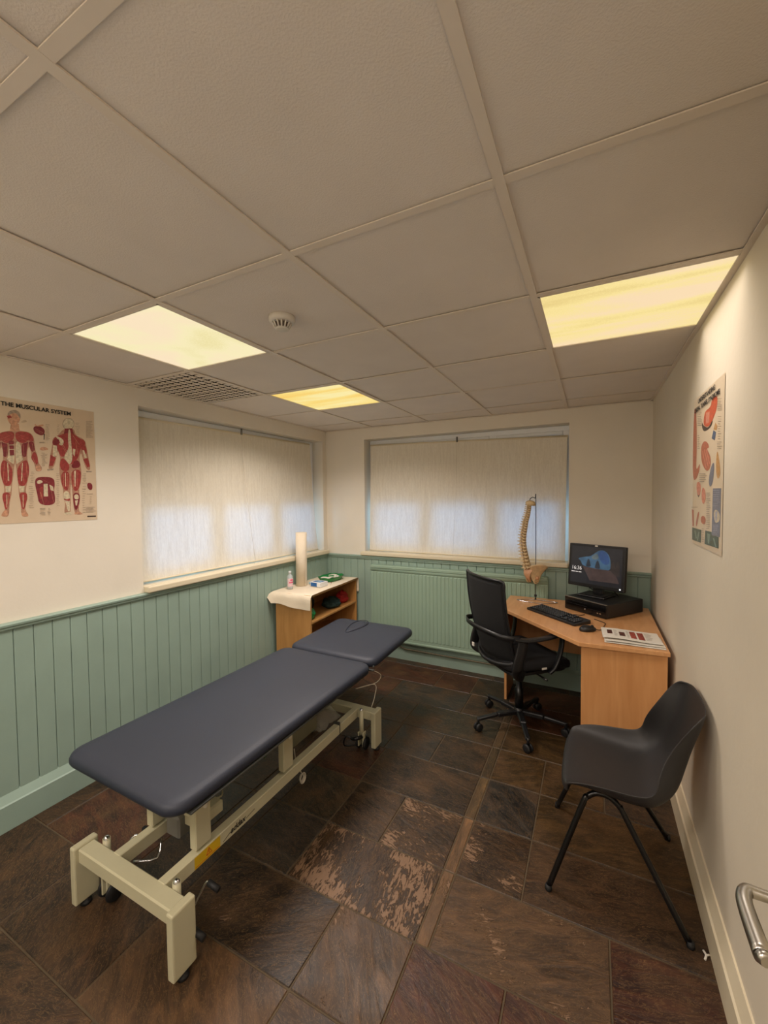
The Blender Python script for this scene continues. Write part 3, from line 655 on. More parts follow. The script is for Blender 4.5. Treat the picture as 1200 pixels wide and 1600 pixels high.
# ------------------------------------------------------------------ low shelf unit in the corner
SZ = .772
t = thing('shelf_unit', 'low honey oak shelf unit in the corner under the left window', 'shelf unit', (-2.335, 3.215, 0), math.radians(2.5))
hx, hy = .185, .415
for y, l_ in ((-hy, 'a'), (hy-.016, 'b')):
    bm = B(); box(bm, -hx, hx, y, y+.016, 0, SZ-.018, .001); mk('side_panel', bm, OAK, t)
bm = B(); box(bm, -hx-.003, hx+.006, -hy-.004, hy+.004, SZ-.018, SZ, .002); mk('top_panel', bm, OAK, t)
for z in (.535, .30, .055):
    bm = B(); box(bm, -hx+.008, hx-.004, -hy+.0165, hy-.0165, z-.016, z, .001); mk('shelf', bm, OAK, t)
bm = B(); box(bm, -hx, -hx+.008, -hy+.0165, hy-.0165, 0, SZ-.018); mk('back_panel', bm, OAK, t)
def shel(px, py, z=SZ): # place in the unit's own frame
    a = math.radians(2.5); return (-2.335+px*math.cos(a)-py*math.sin(a), 3.215+px*math.sin(a)+py*math.cos(a), z)
# paper runner draped over the top
t = thing('paper_runner', 'cream couch paper draped over the top of the low shelf unit', 'paper sheet', shel(0, 0), math.radians(2.5))
bm = B(); rows = []
def prof(s):  # s along y: near hang, top, far hang ; returns y,z
    if s < 0: return -hy-.010-.012*min(1, -s/.03), .004+s
    if s > 2*hy: return hy+.012+.004, .004-(s-2*hy)
    return -hy-.006+s*(2*hy+.012)/(2*hy), .004
for i in range(45):
    s = -.115+i*(2*hy+.115+.145)/44; r = []
    y, z = prof(s)
    for j in range(15):
        v = j/14; x = -hx-.03+v*(2*hx+.045)
        zz = z; yy_ = y
        if s < 0:
            k = -s/.115; zz += .012*k*math.sin(v*5)+(.045*k if v < .08 else 0)+.02*k*(1-v)*math.cos(v*3); yy_ -= .035*k*(1-v)**1.5+.006*math.sin(v*14)*k; x -= .045*k*(1-v)
        if s > 2*hy and v < .72: zz = z; 
        zz += .0012*math.sin(v*11+s*13)
        r.append((x, yy_, max(zz, -.2)))
    rows.append(r)
grid(bm, rows); mk('sheet', bm, CREPE, t)

def place_local(label, name, cat, px, py, z, rz=0, group=None): return thing(name, label, cat, shel(px, py, z), rz, group)
TZ = SZ+.0065
t = place_local('clear pump bottle with a pink label standing at the near end of the shelf unit', 'lotion_bottle', 'bottle', -.125, -.285, TZ, .3)
bm = B(); lathe(bm, [(0, 0), (.024, 0), (.027, .006), (.0275, .09), (.024, .118), (.013, .132), (.011, .138), (0, .138)], n=24); mk('bottle_body', bm, BOTTLE, t)
bm = B(); lathe(bm, [(0, .136), (.013, .136), (.013, .158), (.011, .162), (0, .162)], n=16); mk('cap', bm, mat('pale_cap', (220, 224, 226), .35), t)
bm = B(); rows = [[(.0279*math.cos(a/10), .0279*math.sin(a/10), z) for a in range(-20, 9)] for z in (.025, .098)]; grid(bm, rows); mk('label', bm, mat('pale_pink_label', (226, 196, 200), .5, var=.15, scale=70), t)
bm = B(); rows = [[(.0283*math.cos(a/10), .0283*math.sin(a/10), z) for a in range(-15, 3)] for z in (.055, .068)]; grid(bm, rows); rows = [[(.0283*math.cos(a/10), .0283*math.sin(a/10), z) for a in range(-11, 0)] for z in (.074, .09)]; grid(bm, rows); mk('label_print', bm, PINKL, t)
t = place_local('tall cream roll of couch paper standing upright on the shelf unit', 'couch_paper_roll', 'paper roll', -.115, -.12, TZ)
bm = B(); n = 40; out = []
for k in range(n): out.append((.0505+(.004*k/n), 2*PI*k/n))
prev = [bm.verts.new((r*math.cos(a), r*math.sin(a), 0)) for r, a in out]; top = [bm.verts.new((r*.985*math.cos(a)+.004, r*.985*math.sin(a), .50)) for r, a in out]
for k in range(n): bm.faces.new((prev[k], prev[(k+1) % n], top[(k+1) % n], top[k])).smooth = True
ti = [bm.verts.new((.020*math.cos(a)+.004, .020*math.sin(a), .50)) for r, a in out]; td = [bm.verts.new((.020*math.cos(a)+.004, .020*math.sin(a), .40)) for r, a in out]
for k in range(n): bm.faces.new((top[k], top[(k+1) % n], ti[(k+1) % n], ti[k])); bm.faces.new((ti[k], ti[(k+1) % n], td[(k+1) % n], td[k]))
bm.faces.new(prev[::-1]); bm.faces.new(td); mk('roll', bm, CREPE, t)
bm = B(); obox(bm, (.0535, -.004, .002), (.0560, .010, .49), .012, .0012, up=(1, 0, 0)); mk('loose_edge', bm, CREPE, t)
t = place_local('blue and white tissue carton on the shelf unit beside the paper roll', 'tissue_box', 'box', .055, -.085, TZ, math.radians(-6))
bm = B(); box(bm, -.06, .06, -.055, .055, 0, .042, .002); mk('carton', bm, mat('white_carton', (222, 222, 220), .5), t)
bm = B(); box(bm, -.052, .022, -.0562, -.0552, .004, .038); box(bm, -.05, .04, -.03, .035, .0421, .0424); mk('printed_panel', bm, BLUEB, t)
bm = B(); prism(bm, [(.035*math.cos(a*PI/8), .016*math.sin(a*PI/8)) for a in range(16)], .0425, .0445); mk('opening', bm, LBLUE, t)
t = place_local('pale blue folded wipes packet behind the tissue carton', 'wipes_packet', 'packet', -.045, -.01, TZ, .2)
bm = B(); box(bm, -.04, .04, -.05, .05, 0, .022, .009, seg=3); mk('pack', bm, LBLUE, t)
bm = B(); box(bm, -.025, .025, -.03, .03, .0222, .026, .002); mk('flap', bm, PAPER, t)
t = place_local('green shallow plastic tray holding wrapped white dressings at the far end of the shelf unit', 'plastic_tray', 'tray', .01, .20, TZ, .0)
bm = B()
def tray_ring(s, z, n=28): return [bm.verts.new((.095*s*math.copysign(abs(math.cos(2*PI*k/n))**.6, math.cos(2*PI*k/n)), .135*s*math.copysign(abs(math.sin(2*PI*k/n))**.6, math.sin(2*PI*k/n)), z+(.004*math.sin(k*2.4) if z > .03 else 0))) for k in range(n)]
rg = [tray_ring(.80, .001), tray_ring(.88, .012), tray_ring(1.0, .040), tray_ring(1.03, .042), tray_ring(.97, .038), tray_ring(.80, .006)]
for a_, b_ in zip(rg, rg[1:]):
    for k in range(28): bm.faces.new((a_[k], a_[(k+1) % 28], b_[(k+1) % 28], b_[k])).smooth = True
bm.faces.new(rg[0][::-1]); bm.faces.new(rg[-1]); mk('tray_body', bm, GREENPL, t)
dl = ['white wrapped dressing leaning over the left rim of the green tray', 'white wrapped dressing lying in the middle of the green tray', 'white wrapped dressing at the right of the green tray', 'white crumpled dressing nearest the front rim of the green tray']
for k, (dx, dy, rz, dz) in enumerate(((-.02, -.085, .3, .034), (.02, -.02, 1.1, .030), (-.01, .06, .2, .036), (.045, .03, 2.0, .030))):
    d = place_local(dl[k], 'dressing_packet', 'packet', .01+dx, .20+dy, TZ+dz-.012, rz, 'wrapped dressings in the green tray')
    bm = B(); rows = [[((u-.5)*.085, (v-.5)*.05, .006+.006*math.sin(3.1*u*2+k)*math.sin(PI*v)+.010*math.sin(PI*u)) for u in [i/8 for i in range(9)]] for v in [i/6 for i in range(7)]]
    grid(bm, rows, thick=-.004); mk('wrapper', bm, PAPER, d)
    bm = B(); box(bm, -.018, .018, -.002, .002, .020, .0215); mk('seal_strip', bm, GREENPL if k % 2 else PAPER, d)
t = place_local('thin red and white pen lying on the paper runner of the shelf unit', 'pen', 'pen', .115, .02, TZ+.004, .5)
bm = B(); tube(bm, [(0, -.05, 0), (0, .035, 0)], .0035, 8); mk('barrel', bm, PAPER, t); bm = B(); tube(bm, [(0, .035, 0), (0, .06, 0)], .004, 8); mk('pen_cap', bm, REDC, t)
def lump(name_, label, cat, px, py, z, sx, sy, sz, ma, seed, part='bundle', sub=True):
    t = place_local(label, name_, cat, px, py, z); r = random.Random(seed); bm = B()
    bmesh.ops.create_icosphere(bm, subdivisions=4, radius=1)
    from mathutils import noise
    for v in bm.verts:
        q = v.co.copy(); d = 1+.22*noise.noise(q*2.1+Vector((seed, 0, 0)))+.10*noise.noise(q*5.2+Vector((0, seed, 0)))
        zz = max(q.z, -.72); v.co = Vector((q.x*sx*d, q.y*sy*d, (zz+.72)*sz*(d if zz > -.7 else 1)))
    for f in bm.faces: f.smooth = True
    mk(part, bm, ma, t); return t
lump('green_bag', 'crumpled green plastic bag on the middle shelf behind the hanging paper', 'bag', .09, -.315, .536, .06, .065, .055, GREENPL, 3)
lump('folded_cloth', 'dark teal bundled cloth on the middle shelf of the low unit', 'cloth', .07, .10, .536, .085, .10, .055, DTEAL, 9)
lump('red_cloth', 'red cloth at the far end of the middle shelf', 'cloth', .07, .305, .536, .06, .070, .062, REDC, 5)
lump('dark_bag', 'dark pouch at the back of the middle shelf', 'pouch', -.09, -.08, .536, .06, .08, .07, mat('dark_pouch', (38, 34, 36), .7), 14)

# ------------------------------------------------------------------ corner desk
DZ = .755
t = thing('corner_desk', 'beech laminate corner desk with a diagonal front edge in the right back corner', 'desk', (0, 3.2, 0)); dy = 3.2
poly = [(-.062, 2.592), (.378, 2.622), (.378, 3.592), (-.618, 3.592), (-.618, 3.17)]
bm = B(); prism(bm, [(x, y-dy) for x, y in poly], DZ-.025, DZ, .003); mk('desktop', bm, BEECH, t)
bm = B(); v = [(-.052, 2.622), (.370, 2.645), (.370, 2.663), (-.052, 2.640)]; prism(bm, [(x, y-dy) for x, y in v], 0, DZ-.0255, .001); mk('end_panel', bm, BEECHV, t)
bm = B(); box(bm, -.610, -.592, 3.27-dy, 3.588-dy, 0, DZ-.0255, .001); mk('end_panel', bm, BEECHV, t)
bm = B(); box(bm, -.592, .36, 3.566-dy, 3.582-dy, .34, DZ-.0255, .001); mk('modesty_panel', bm, BEECHV, t)
bm = B(); box(bm, .352, .368, 2.664-dy, 3.565-dy, .34, DZ-.0255, .001); mk('modesty_panel', bm, BEECHV, t)

# ------------------------------------------------------------------ computer, screen, keyboard, mouse, papers
A_ = math.radians(-37.5); pcx, pcy = .075, 3.395
t = thing('desktop_computer', 'flat black desktop computer case lying on the desk under the monitor', 'computer', (pcx, pcy, DZ), A_)
bm = B(); box(bm, -.169, .169, -.185, .20, .004, .098, .004); mk('case', bm, BLACKP, t)
bm = B(); box(bm, -.169, .169, -.199, -.186, .004, .098, .004); fp = mk('front_panel', bm, mat('gloss_black_plastic', (12, 12, 13), .15, var=.05), t)
bm = B(); box(bm, -.168, .168, -.2005, -.184, .0955, .1005, .0015); mk('silver_trim', bm, BRUSH, fp)
bm = B(); box(bm, -.160, .02, -.2008, -.199, .055, .056); box(bm, -.160, .02, -.2008, -.199, .075, .0755); box(bm, .03, .155, -.2008, -.199, .045, .046); mk('drive_slot', bm, mat('slot_grey', (44, 44, 46), .4), fp)
bm = B(); lathe(bm, [(0, 0), (.006, 0), (.005, .002), (0, .002)], n=14, M=Matrix.Translation((.005, -.199, .035)) @ Matrix.Rotation(PI/2, 4, 'X')); mk('badge', bm, CHROME, fp)
for x in (.10, .12): bm = B(); box(bm, x, x+.012, -.2012, -.1995, .028, .035); mk('port', bm, CHROME, fp)
for x in (-.14, .14):
    for y in (-.16, .17):
        bm = B(); lathe(bm, [(.01, 0), (.01, .005)], (x, y, 0), 12); mk('foot', bm, RUBBER, t)
PZ = DZ+.099
AM = math.radians(-27); mx, my = .030, 3.420
t = thing('monitor', 'black widescreen monitor showing a beach cave picture on the desk', 'monitor', (mx, my, PZ), AM)
bm = B(); box(bm, -.10, .10, -.085, .085, 0, .010, .004, seg=2); box(bm, -.085, .085, -.07, .07, .010, .016, .003); mk('base', bm, BLACKP, t)
bm = B(); box(bm, -.04, .04, .02, .045, .012, .14, .006, Matrix.Rotation(math.radians(-4), 4, 'X')); mk('stand', bm, BLACKP, t)
MW, MH, MZ = .207, .322, .056
RM = Matrix.Translation((0, -.01, 0)) @ Matrix.Translation((0, 0, .055)) @ Matrix.Rotation(math.radians(-5), 4, 'X') @ Matrix.Translation((0, 0, -.055))
bm = B(); box(bm, -MW, MW, -.018, .018, MZ, MZ+MH, .006, RM, seg=2); hs = mk('housing', bm, BLACKP, t)
def onscreen(bm): bmesh.ops.transform(bm, matrix=RM, verts=bm.verts); return bm
sw, s0, s1 = MW-.020, MZ+.026, MZ+MH-.018
scrm = []; scrf = []
def scr(name, col, st, pts, d):
    N = NT(name); N.b.inputs['Base Color'].default_value = (.01, .01, .012, 1); N.b.inputs['Roughness'].default_value = .3
    tc = N.n('ShaderNodeTexCoord'); nz = N.n('ShaderNodeTexNoise', {'Vector': tc.outputs['Object'], 'Scale': 22.0, 'Detail': 4.0}); c = lin(col)
    N.l(N.ramp(nz.outputs[0], [(.3, tuple(v*.7 for v in c)), (.7, tuple(v*1.25 for v in c))]), N.b.inputs['Emission Color']); N.b.inputs['Emission Strength'].default_value = st*.5
    scrm.append(N.m); scrf.append(([(-sw+2*sw*u, -.0185-d*.0003, s0+(s1-s0)*v) for u, v in pts], len(scrm)-1))
def chaik(P, n=2):
    for _ in range(n):
        Q = []
        for i in range(len(P)):
            a, b = P[i], P[(i+1) % len(P)]; Q += [tuple(a[k]*.75+b[k]*.25 for k in range(len(a))), tuple(a[k]*.25+b[k]*.75 for k in range(len(a)))]
        P = Q
    return P
# screen picture, u right, v up
scr('screen_dark', (40, 40, 44), .75, [(0, 0), (1, 0), (1, 1), (0, 1)], 0)
scr('picture_sky', (70, 104, 130), .9, chaik([(.13, .66), (.28, .72), (.38, .74), (.48, .84), (.55, .92), (.64, .94), (.72, .88), (.77, .75), (.79, .6), (.78, .42), (.62, .42), (.45, .44), (.24, .47), (.20, .6)], 1), 1)
scr('picture_deep_sky', (48, 80, 128), .9, chaik([(.53, .86), (.60, .93), (.68, .90), (.75, .78), (.77, .62), (.70, .55), (.60, .62)]), 2)
scr('picture_cloud', (112, 126, 128), .8, chaik([(.40, .70), (.46, .80), (.52, .84), (.56, .72), (.50, .66)]), 2)
scr('picture_sand', (84, 66, 62), .8, [(.24, .46), (.45, .44), (.62, .43), (.79, .43), (.90, .30), (.96, .12), (.40, .10), (.36, .20)], 1.4)
for u, v, a_ in ((.36, .47, .05), (.54, .45, .055)): scr('picture_rock', (50, 60, 70), .7, chaik([(u-a_, v-.01), (u+a_, v-.01), (u+a_*.8, v+.08), (u+.01, v+.21), (u-.02, v+.19), (u-a_*.8, v+.07)], 1), 2.4)
scr('picture_cliff', (66, 56, 52), .7, [(.79, .43), (.79, .60), (.84, .66), (.88, .52), (.92, .70), (.95, .55), (.96, .30), (.90, .30)], 1.6)
bm = B()
for pts_, mi_ in scrf: f = bm.faces.new([bm.verts.new(v) for v in pts_]); f.material_index = mi_
mk('screen', onscreen(bm), scrm, hs)
SCRT = NT('screen_text'); SCRT.b.inputs['Emission Color'].default_value = (.25, .26, .28, 1); SCRT.b.inputs['Emission Strength'].default_value = .8
bm = textmesh('16:36', .040, .0001, 0, 0, .9); xform(bm, (-sw+.006, -.0195, s0+.098), (1, 0, 0), (0, 0, 1)); mk('clock_text', onscreen(bm), SCRT.m, hs)
bm = B()
for k, (a_, b_) in enumerate(((.006, .034), (.038, .058), (.062, .084))): box(bm, -sw+a_, -sw+b_, -.0196, -.0194, s0+.078, s0+.084)
mk('date_text', onscreen(bm), SCRT.m, hs)
bm = B(); box(bm, -.010, .010, -.0195, -.0178, MZ+MH-.014, MZ+MH-.004, .001); mk('badge', onscreen(bm), mat('pale_badge', (220, 216, 206), .5), hs)
LED = NT('power_led'); LED.b.inputs['Emission Color'].default_value = (.8, .85, .9, 1); LED.b.inputs['Emission Strength'].default_value = 1.0
bm = B(); lathe(bm, [(0, 0), (.0055, 0), (.005, .002), (0, .002)], n=12, M=Matrix.Translation((MW-.028, -.0178, MZ+.020)) @ Matrix.Rotation(PI/2, 4, 'X')); mk('power_light', onscreen(bm), LED.m, hs)
bm = B(); tube(bm, [(-.07, .015, .07), (-.05, .01, .045), (-.01, .03, .035), (.02, .05, .03)], .004, 8, sm=4); mk('video_cable', bm, BLACKP, t); bm = B(); tube(bm, [(.10, .03, .06), (.13, .05, .02), (.12, .08, .008)], .004, 8, sm=4); mk('power_cable', bm, BLACKP, t)

t = thing('keyboard', 'black computer keyboard along the diagonal edge of the desk', 'keyboard', (-.217, 3.095, DZ), math.radians(-41.6))
bm = B(); prism(bm, rrect(-.225, .225, -.075, .075, .012, 4), .002, .014, .002); bx_ = [v for v in bm.verts if v.co.z > .01]
for v in bx_: v.co.z += (v.co.y+.075)/.15*.010
mk('body', bm, BLACKP, t)
KEYW = mat('key_black', (26, 26, 28), .45); LEG = mat('legend_grey', (150, 156, 166), .5); kmesh = {}
def key(x, y, w_):
    k = round(w_, 3)
    if k not in kmesh:
        bm = B(); box(bm, -w_/2+.001, w_/2-.001, -.008, .008, 0, .006, .0015)
        if w_ < .03: box(bm, -.004, .001, -.001, .004, .0061, .0063, mi=1)
        o = mk('key', bm, [KEYW, LEG], t); kmesh[k] = o
    else: o = kmesh[k].copy(); COL.objects.link(o); o.parent = t
    o.location = (x, y, .014+(y+.075)/.15*.010)
for r, y in enumerate((.056, .034, .015, -.004, -.023, -.042)):
    x = -.213
    while x < .062:
        w_ = .019
        if r == 5 and -.16 < x < -.14: w_ = .114
        key(x+w_/2, y, w_); x += w_
    for k in range(3):
        if r in (0, 1, 2, 5) or (r == 4 and k == 1): key(.089+k*.019, y, .019)
    if 1 < r < 6:
        for k in range(3): key(.156+k*.019, y, .019)
bm = B(); tube(bm, [(.02, .075, .012), (.03, .12, .006), (.06, .165, .004), (.055, .20, .004)], .0022, 6, sm=5); mk('cable', bm, BLACKP, t)
t = thing('computer_mouse', 'black computer mouse beside the right end of the keyboard', 'mouse', (-.020, 2.835, DZ), math.radians(-60))
bm = B(); bmesh.ops.create_uvsphere(bm, u_segments=24, v_segments=14, radius=1)
for v in bm.verts: v.co = Vector((v.co.x*.031*(1-.10*v.co.y), v.co.y*.053, max(v.co.z, -.35)*.026*(1-.18*v.co.y)+.010))
for f in bm.faces: f.smooth = True
mk('shell', bm, BLACKP, t)
bm = B(); lathe(bm, [(.0, -.004), (.009, -.004), (.009, .004), (0, .004)], (0, .028, .028), 14, 'x'); mk('scroll_wheel', bm, RUBBER, t)
bm = B(); lathe(bm, [(0, 0), (.004, 0), (0, .0012)], (0, -.018, .0375), 10); mk('badge', bm, CHROME, t)
bm = B(); tube(bm, [(0, .05, .010), (.0, .075, .004), (-.02, .12, .003), (-.075, .15, .003), (-.13, .19, .004), (-.22, .17, .004)], .0022, 6, sm=5); mk('cable', bm, BLACKP, t)

PH = mat('photo_print_dark', (88, 48, 40), .5, var=.6, scale=60)
PH2 = mat('photo_print_red', (150, 66, 54), .5, var=.7, scale=70)
def sheet(label, x, y, rz, z, printed, curl):
    t = thing('paper_sheet', label, 'paper', (x, y, z), rz, 'papers stacked on the desk corner')
    bm = B(); rows = [[(-.1485+.297*i/20, -.105+.21*j/8, .0015+curl*(math.sin(i/20*5+.4)*.5+.5)*(.55+.45*(1-j/8))) for i in range(21)] for j in range(9)]
    grid(bm, rows); mk('page', bm, PAPER, t)
    if printed:
        def q(u0, u1, v0, v1, m_, nm):
            bm = B(); rr = []
            for j in range(3):
                r = []
                for i in range(7):
                    u = u0+(u1-u0)*i/6; v = v0+(v1-v0)*j/2; r.append((-.1485+.297*u, -.105+.21*v, .0019+curl*(math.sin(u*5+.4)*.5+.5)*(.55+.45*(1-v))))
                rr.append(r)
            grid(bm, rr); mk(nm, bm, m_, t)
        q(.10, .19, .42, .80, PH, 'photo'); q(.31, .41, .30, .68, PH, 'photo'); q(.50, .60, .22, .84, PH2, 'photo'); q(.63, .735, .20, .84, PH2, 'photo')
        for a_, b_ in ((.22, .28), (.44, .485), (.76, .88)):
            for k in range(9): q(a_, a_+(b_-a_)*(.7+.3*((k*7) % 4)/3), .82-k*.07, .825-k*.07+.016, INKG, 'text_line')
sheet('plain white sheet at the bottom of the papers on the desk corner', .215, 2.755, math.radians(1), DZ+.0005, False, .002)
sheet('white sheet between the bottom sheet and the printed leaflet on the desk', .212, 2.772, math.radians(3.5), DZ+.0045, False, .005)
sheet('white printed leaflet with four small photos on top of the papers on the desk', .205, 2.800, math.radians(2), DZ+.0105, True, .009)

# ------------------------------------------------------------------ spine model on its stand
SX, SY = -.405, 3.500
t = thing('spine_model', 'bone coloured anatomical spine with pelvis hanging from a metal stand on the desk', 'spine model', (SX, SY, DZ))
bm = B(); tube(bm, [(0, 0, .006), (0, 0, .80), (-.006, 0, .824), (-.025, 0, .834), (-.044, 0, .820), (-.046, 0, .80)], .0032, 8, sm=4); mk('rod', bm, DGREY, t)
bm = B(); tube(bm, [(.0, .0, .006), (-.07, -.02, .005), (-.135, -.06, .004), (-.09, -.085, .004), (0, -.105, .004), (.07, -.10, .004), (.165, -.035, .004), (.06, -.01, .005), (0, 0, .006)], .004, 8, sm=4); mk('wire_base', bm, CHROME, t)
bm = B(); lathe(bm, [(0, -.012), (.009, -.008), (.011, 0), (.009, .008), (0, .012)], (0, 0, .038), 14); lathe(bm, [(.006, 0), (.006, .016)], (0, 0, .004), 10); mk('clamp', bm, RUBBER, t)
spc = [(-.452, 1.535), (-.455, 1.50), (-.463, 1.455), (-.478, 1.394), (-.488, 1.335), (-.495, 1.282), (-.498, 1.228), (-.492, 1.175), (-.482, 1.117), (-.469, 1.057), (-.458, 1.01)]
spl = smooth_path([(x-SX, 0, z-DZ-.004) for x, z in spc], 12)
# even arc-length stations
cum = [0]
for a_, b_ in zip(spl, spl[1:]): cum.append(cum[-1]+(b_-a_).length)
def at(s):
    s = max(0, min(cum[-1]-1e-6, s))
    for i in range(len(cum)-1):
        if cum[i+1] >= s: f = (s-cum[i])/(cum[i+1]-cum[i]); return spl[i].lerp(spl[i+1], f), (spl[i+1]-spl[i]).normalized()
nv = 24; wts = [.72+.62*(k/23) for k in range(nv)]; tot = sum(wts); s = .0; Lt = cum[-1]
# spinous processes point to local BACK, the sides carry transverse processes
BACK = Vector((-.60, -.80, 0)).normalized(); SIDE = Vector((0, 0, 1)).cross(BACK)
for k in range(nv):
    h_ = Lt*wts[k]/tot; p, d = at(s+h_/2); s += h_
    d = -d if d.z < 0 else d; X_ = (SIDE-d*SIDE.dot(d)).normalized(); Y_ = d.cross(X_)
    if Y_.dot(BACK) < 0: Y_ = -Y_; X_ = -X_
    M = Matrix((X_, Y_, d)).transposed().to_4x4(); M.translation = p
    g_ = 1.05+.65*k/23; hh = h_*.36
    bm = B(); vs = lathe(bm, [(0, -hh), (.0145*g_, -hh), (.0125*g_, 0), (.0145*g_, hh), (0, hh)], n=14)
    vs += tube(bm, [(0, .010*g_, 0), (0, .020*g_, -.002), (0, .027*g_+(.005 if k > 6 else 0), -.007-(.006 if 7 < k < 18 else 0))], .0046*g_, 6, r2=.0030)
    for q in (-1, 1): vs += tube(bm, [(q*.008*g_, .010*g_, 0), (q*.018*g_, .014*g_, .001), (q*.029*g_, .018*g_, .003)], .0052*g_, 6, r2=.0028); vs += tube(bm, [(q*.010*g_, .014*g_, -hh*1.1), (q*.011*g_, .015*g_, hh*1.3)], .0042*g_, 6)
    bmesh.ops.transform(bm, matrix=M, verts=bm.verts); v_ = mk('vertebra', bm, BONE, t)
    if k < nv-1:
        bm = B(); q = p-d*(h_*.5); lathe(bm, [(0, -h_*.14), (.0128*g_, -h_*.12), (.0128*g_, h_*.12), (0, h_*.14)], n=12, M=Matrix((X_, Y_, d)).transposed().to_4x4()); bmesh.ops.translate(bm, vec=q, verts=bm.verts); mk('disc', bm, DISC, v_)
bm = B(); bmesh.ops.create_uvsphere(bm, u_segments=20, v_segments=12, radius=1)
for v in bm.verts: v.co = Vector((v.co.x*.040-.040, v.co.y*.036, max(v.co.z, -.7)*.026+.784-.004*v.co.x))
for f in bm.faces: f.smooth = True
mk('skull_base', bm, BONE, t)
# sacrum, and two wing-shaped hip bones
bx0, bz0 = -.052, .262
bm = B(); rows = []
for i in range(9):
    f = i/8; wd = .042*(1-f)**.8+.008; r = []
    for j in range(9):
        a = 2*PI*j/8; r.append(Vector((bx0+.012*f, .0, bz0-.115*f))+SIDE*(wd*math.cos(a))+BACK*(.014*(1-f*.6)*math.sin(a)+.03*math.sin(PI*f)))
    rows.append(r)
grid(bm, rows); mk('sacrum', bm, BONE2, t)
for q in (-1, 1):
    bm = B(); rows = []
    for i in range(13):
        u = i/12; r = []
        for j in range(13):
            v = j/12
            # u from the sacrum round to the front, v from the socket up to the crest
            ang = -.35+u*1.75; rad = .040+.032*math.sin(u*PI)
            low = Vector((bx0, 0, bz0-.10-.016*math.sin(PI*u)))+SIDE*q*(.030+.020*u)+(-BACK)*(.005+.055*u)
            crest = Vector((bx0, 0, bz0+.026+.024*math.sin(u*2.6)-.024*u))+SIDE*q*(.048+.062*math.sin(u*1.7))+(-BACK)*(-.030+.128*u)
            m1 = low.lerp(crest, v); m1 += SIDE*q*(-.016*math.sin(PI*v)); r.append(m1)
        rows.append(r)
    grid(bm, rows, thick=.005); hb = mk('hip_bone', bm, BONE, t)
    bm = B(); c = Vector((bx0, 0, bz0-.085))+SIDE*q*.046+(-BACK)*.040; o1 = c+Vector((0, 0, -.018))
    ring = [o1+(-BACK)*(.024*math.cos(a*PI/8))+Vector((0, 0, .022*math.sin(a*PI/8)))+SIDE*q*-.006 for a in range(17)]; tube(bm, ring, .0065, 8, cap=False)
    mk('pubic_arch', bm, BONE, hb)
    bm = B(); bmesh.ops.create_uvsphere(bm, u_segments=16, v_segments=10, radius=.017); bmesh.ops.translate(bm, vec=c+SIDE*q*.002+Vector((0, 0, .004)), verts=bm.verts)
    for f in bm.faces: f.smooth = True
    mk('hip_socket', bm, BONE2, hb)

# ------------------------------------------------------------------ posters
ACOL = dict(red=(158, 62, 60), dred=(128, 44, 52), pale=(206, 192, 162), skin=(196, 146, 116), tan2=(176, 132, 108), grey=(158, 140, 122), dark=(66, 52, 48), **{'or': (206, 92, 62)}, pink=(218, 140, 116), arm=(188, 108, 84), tan=(196, 148, 92), blue=(78, 96, 128), bluegrey=(116, 122, 140), lilac=(168, 172, 190), green=(58, 86, 72), lgreen=(120, 146, 132))
PB = mat('poster_laminate', (214, 192, 164), .22, var=.03, bump=.3, bscale=8, coat=.4)
PB2 = mat('poster_laminate_cream', (222, 204, 176), .3, var=.02, bump=.2, bscale=8)
def artmat(c): return mat('print_'+c, ACOL[c], .3, var=.28, scale=90, coat=.2)
def poster(label, xw, sgn, y0, y1, z0, z1, pb, art, titles, cols):
    t = thing('wall_poster', label, 'poster', (xw+sgn*.0012, (y0+y1)/2, (z0+z1)/2)); cy, cz = (y0+y1)/2, (z0+z1)/2
    def off(y, z): # slight lift of the corners and a soft wave
        u = (y-y0)/(y1-y0)*2-1; v = (z-z0)/(z1-z0)*2-1; return sgn*.0006
    ms = [pb]; bm = B(); grid(bm, [[(off(y0+(y1-y0)*i/20, z0+(z1-z0)*j/24), y0+(y1-y0)*i/20-cy, z0+(z1-z0)*j/24-cz) for i in range(21)] for j in range(25)])
    for n_, (c, pl) in enumerate(art):
        m_ = artmat(c)
        if m_ not in ms: ms.append(m_)
        if len(pl) > 4 and c != 'green': pl = chaik(pl, 2)
        pl = [(y, z) for y, z in pl if y0-.06 < y < y1+.02]
        if len(pl) > 2: bm.faces.new([bm.verts.new((off(y, z)+sgn*(.0004+n_*.00001), y-cy, z-cz)) for y, z in pl]).material_index = ms.index(m_)
    mk('sheet', bm, ms, t)
    for s_, yy0, zz, size, sx, shear in titles:
        bm = textmesh(s_, size, .0002, size*.028, shear, sx); xform(bm, (sgn*.0028, yy0-cy, zz-cz), (0, sgn, 0), (0, 0, 1))
        for v in bm.verts: v.co.x += off(v.co.y+cy, v.co.z+cz)
        mk('title', bm, INK, t)
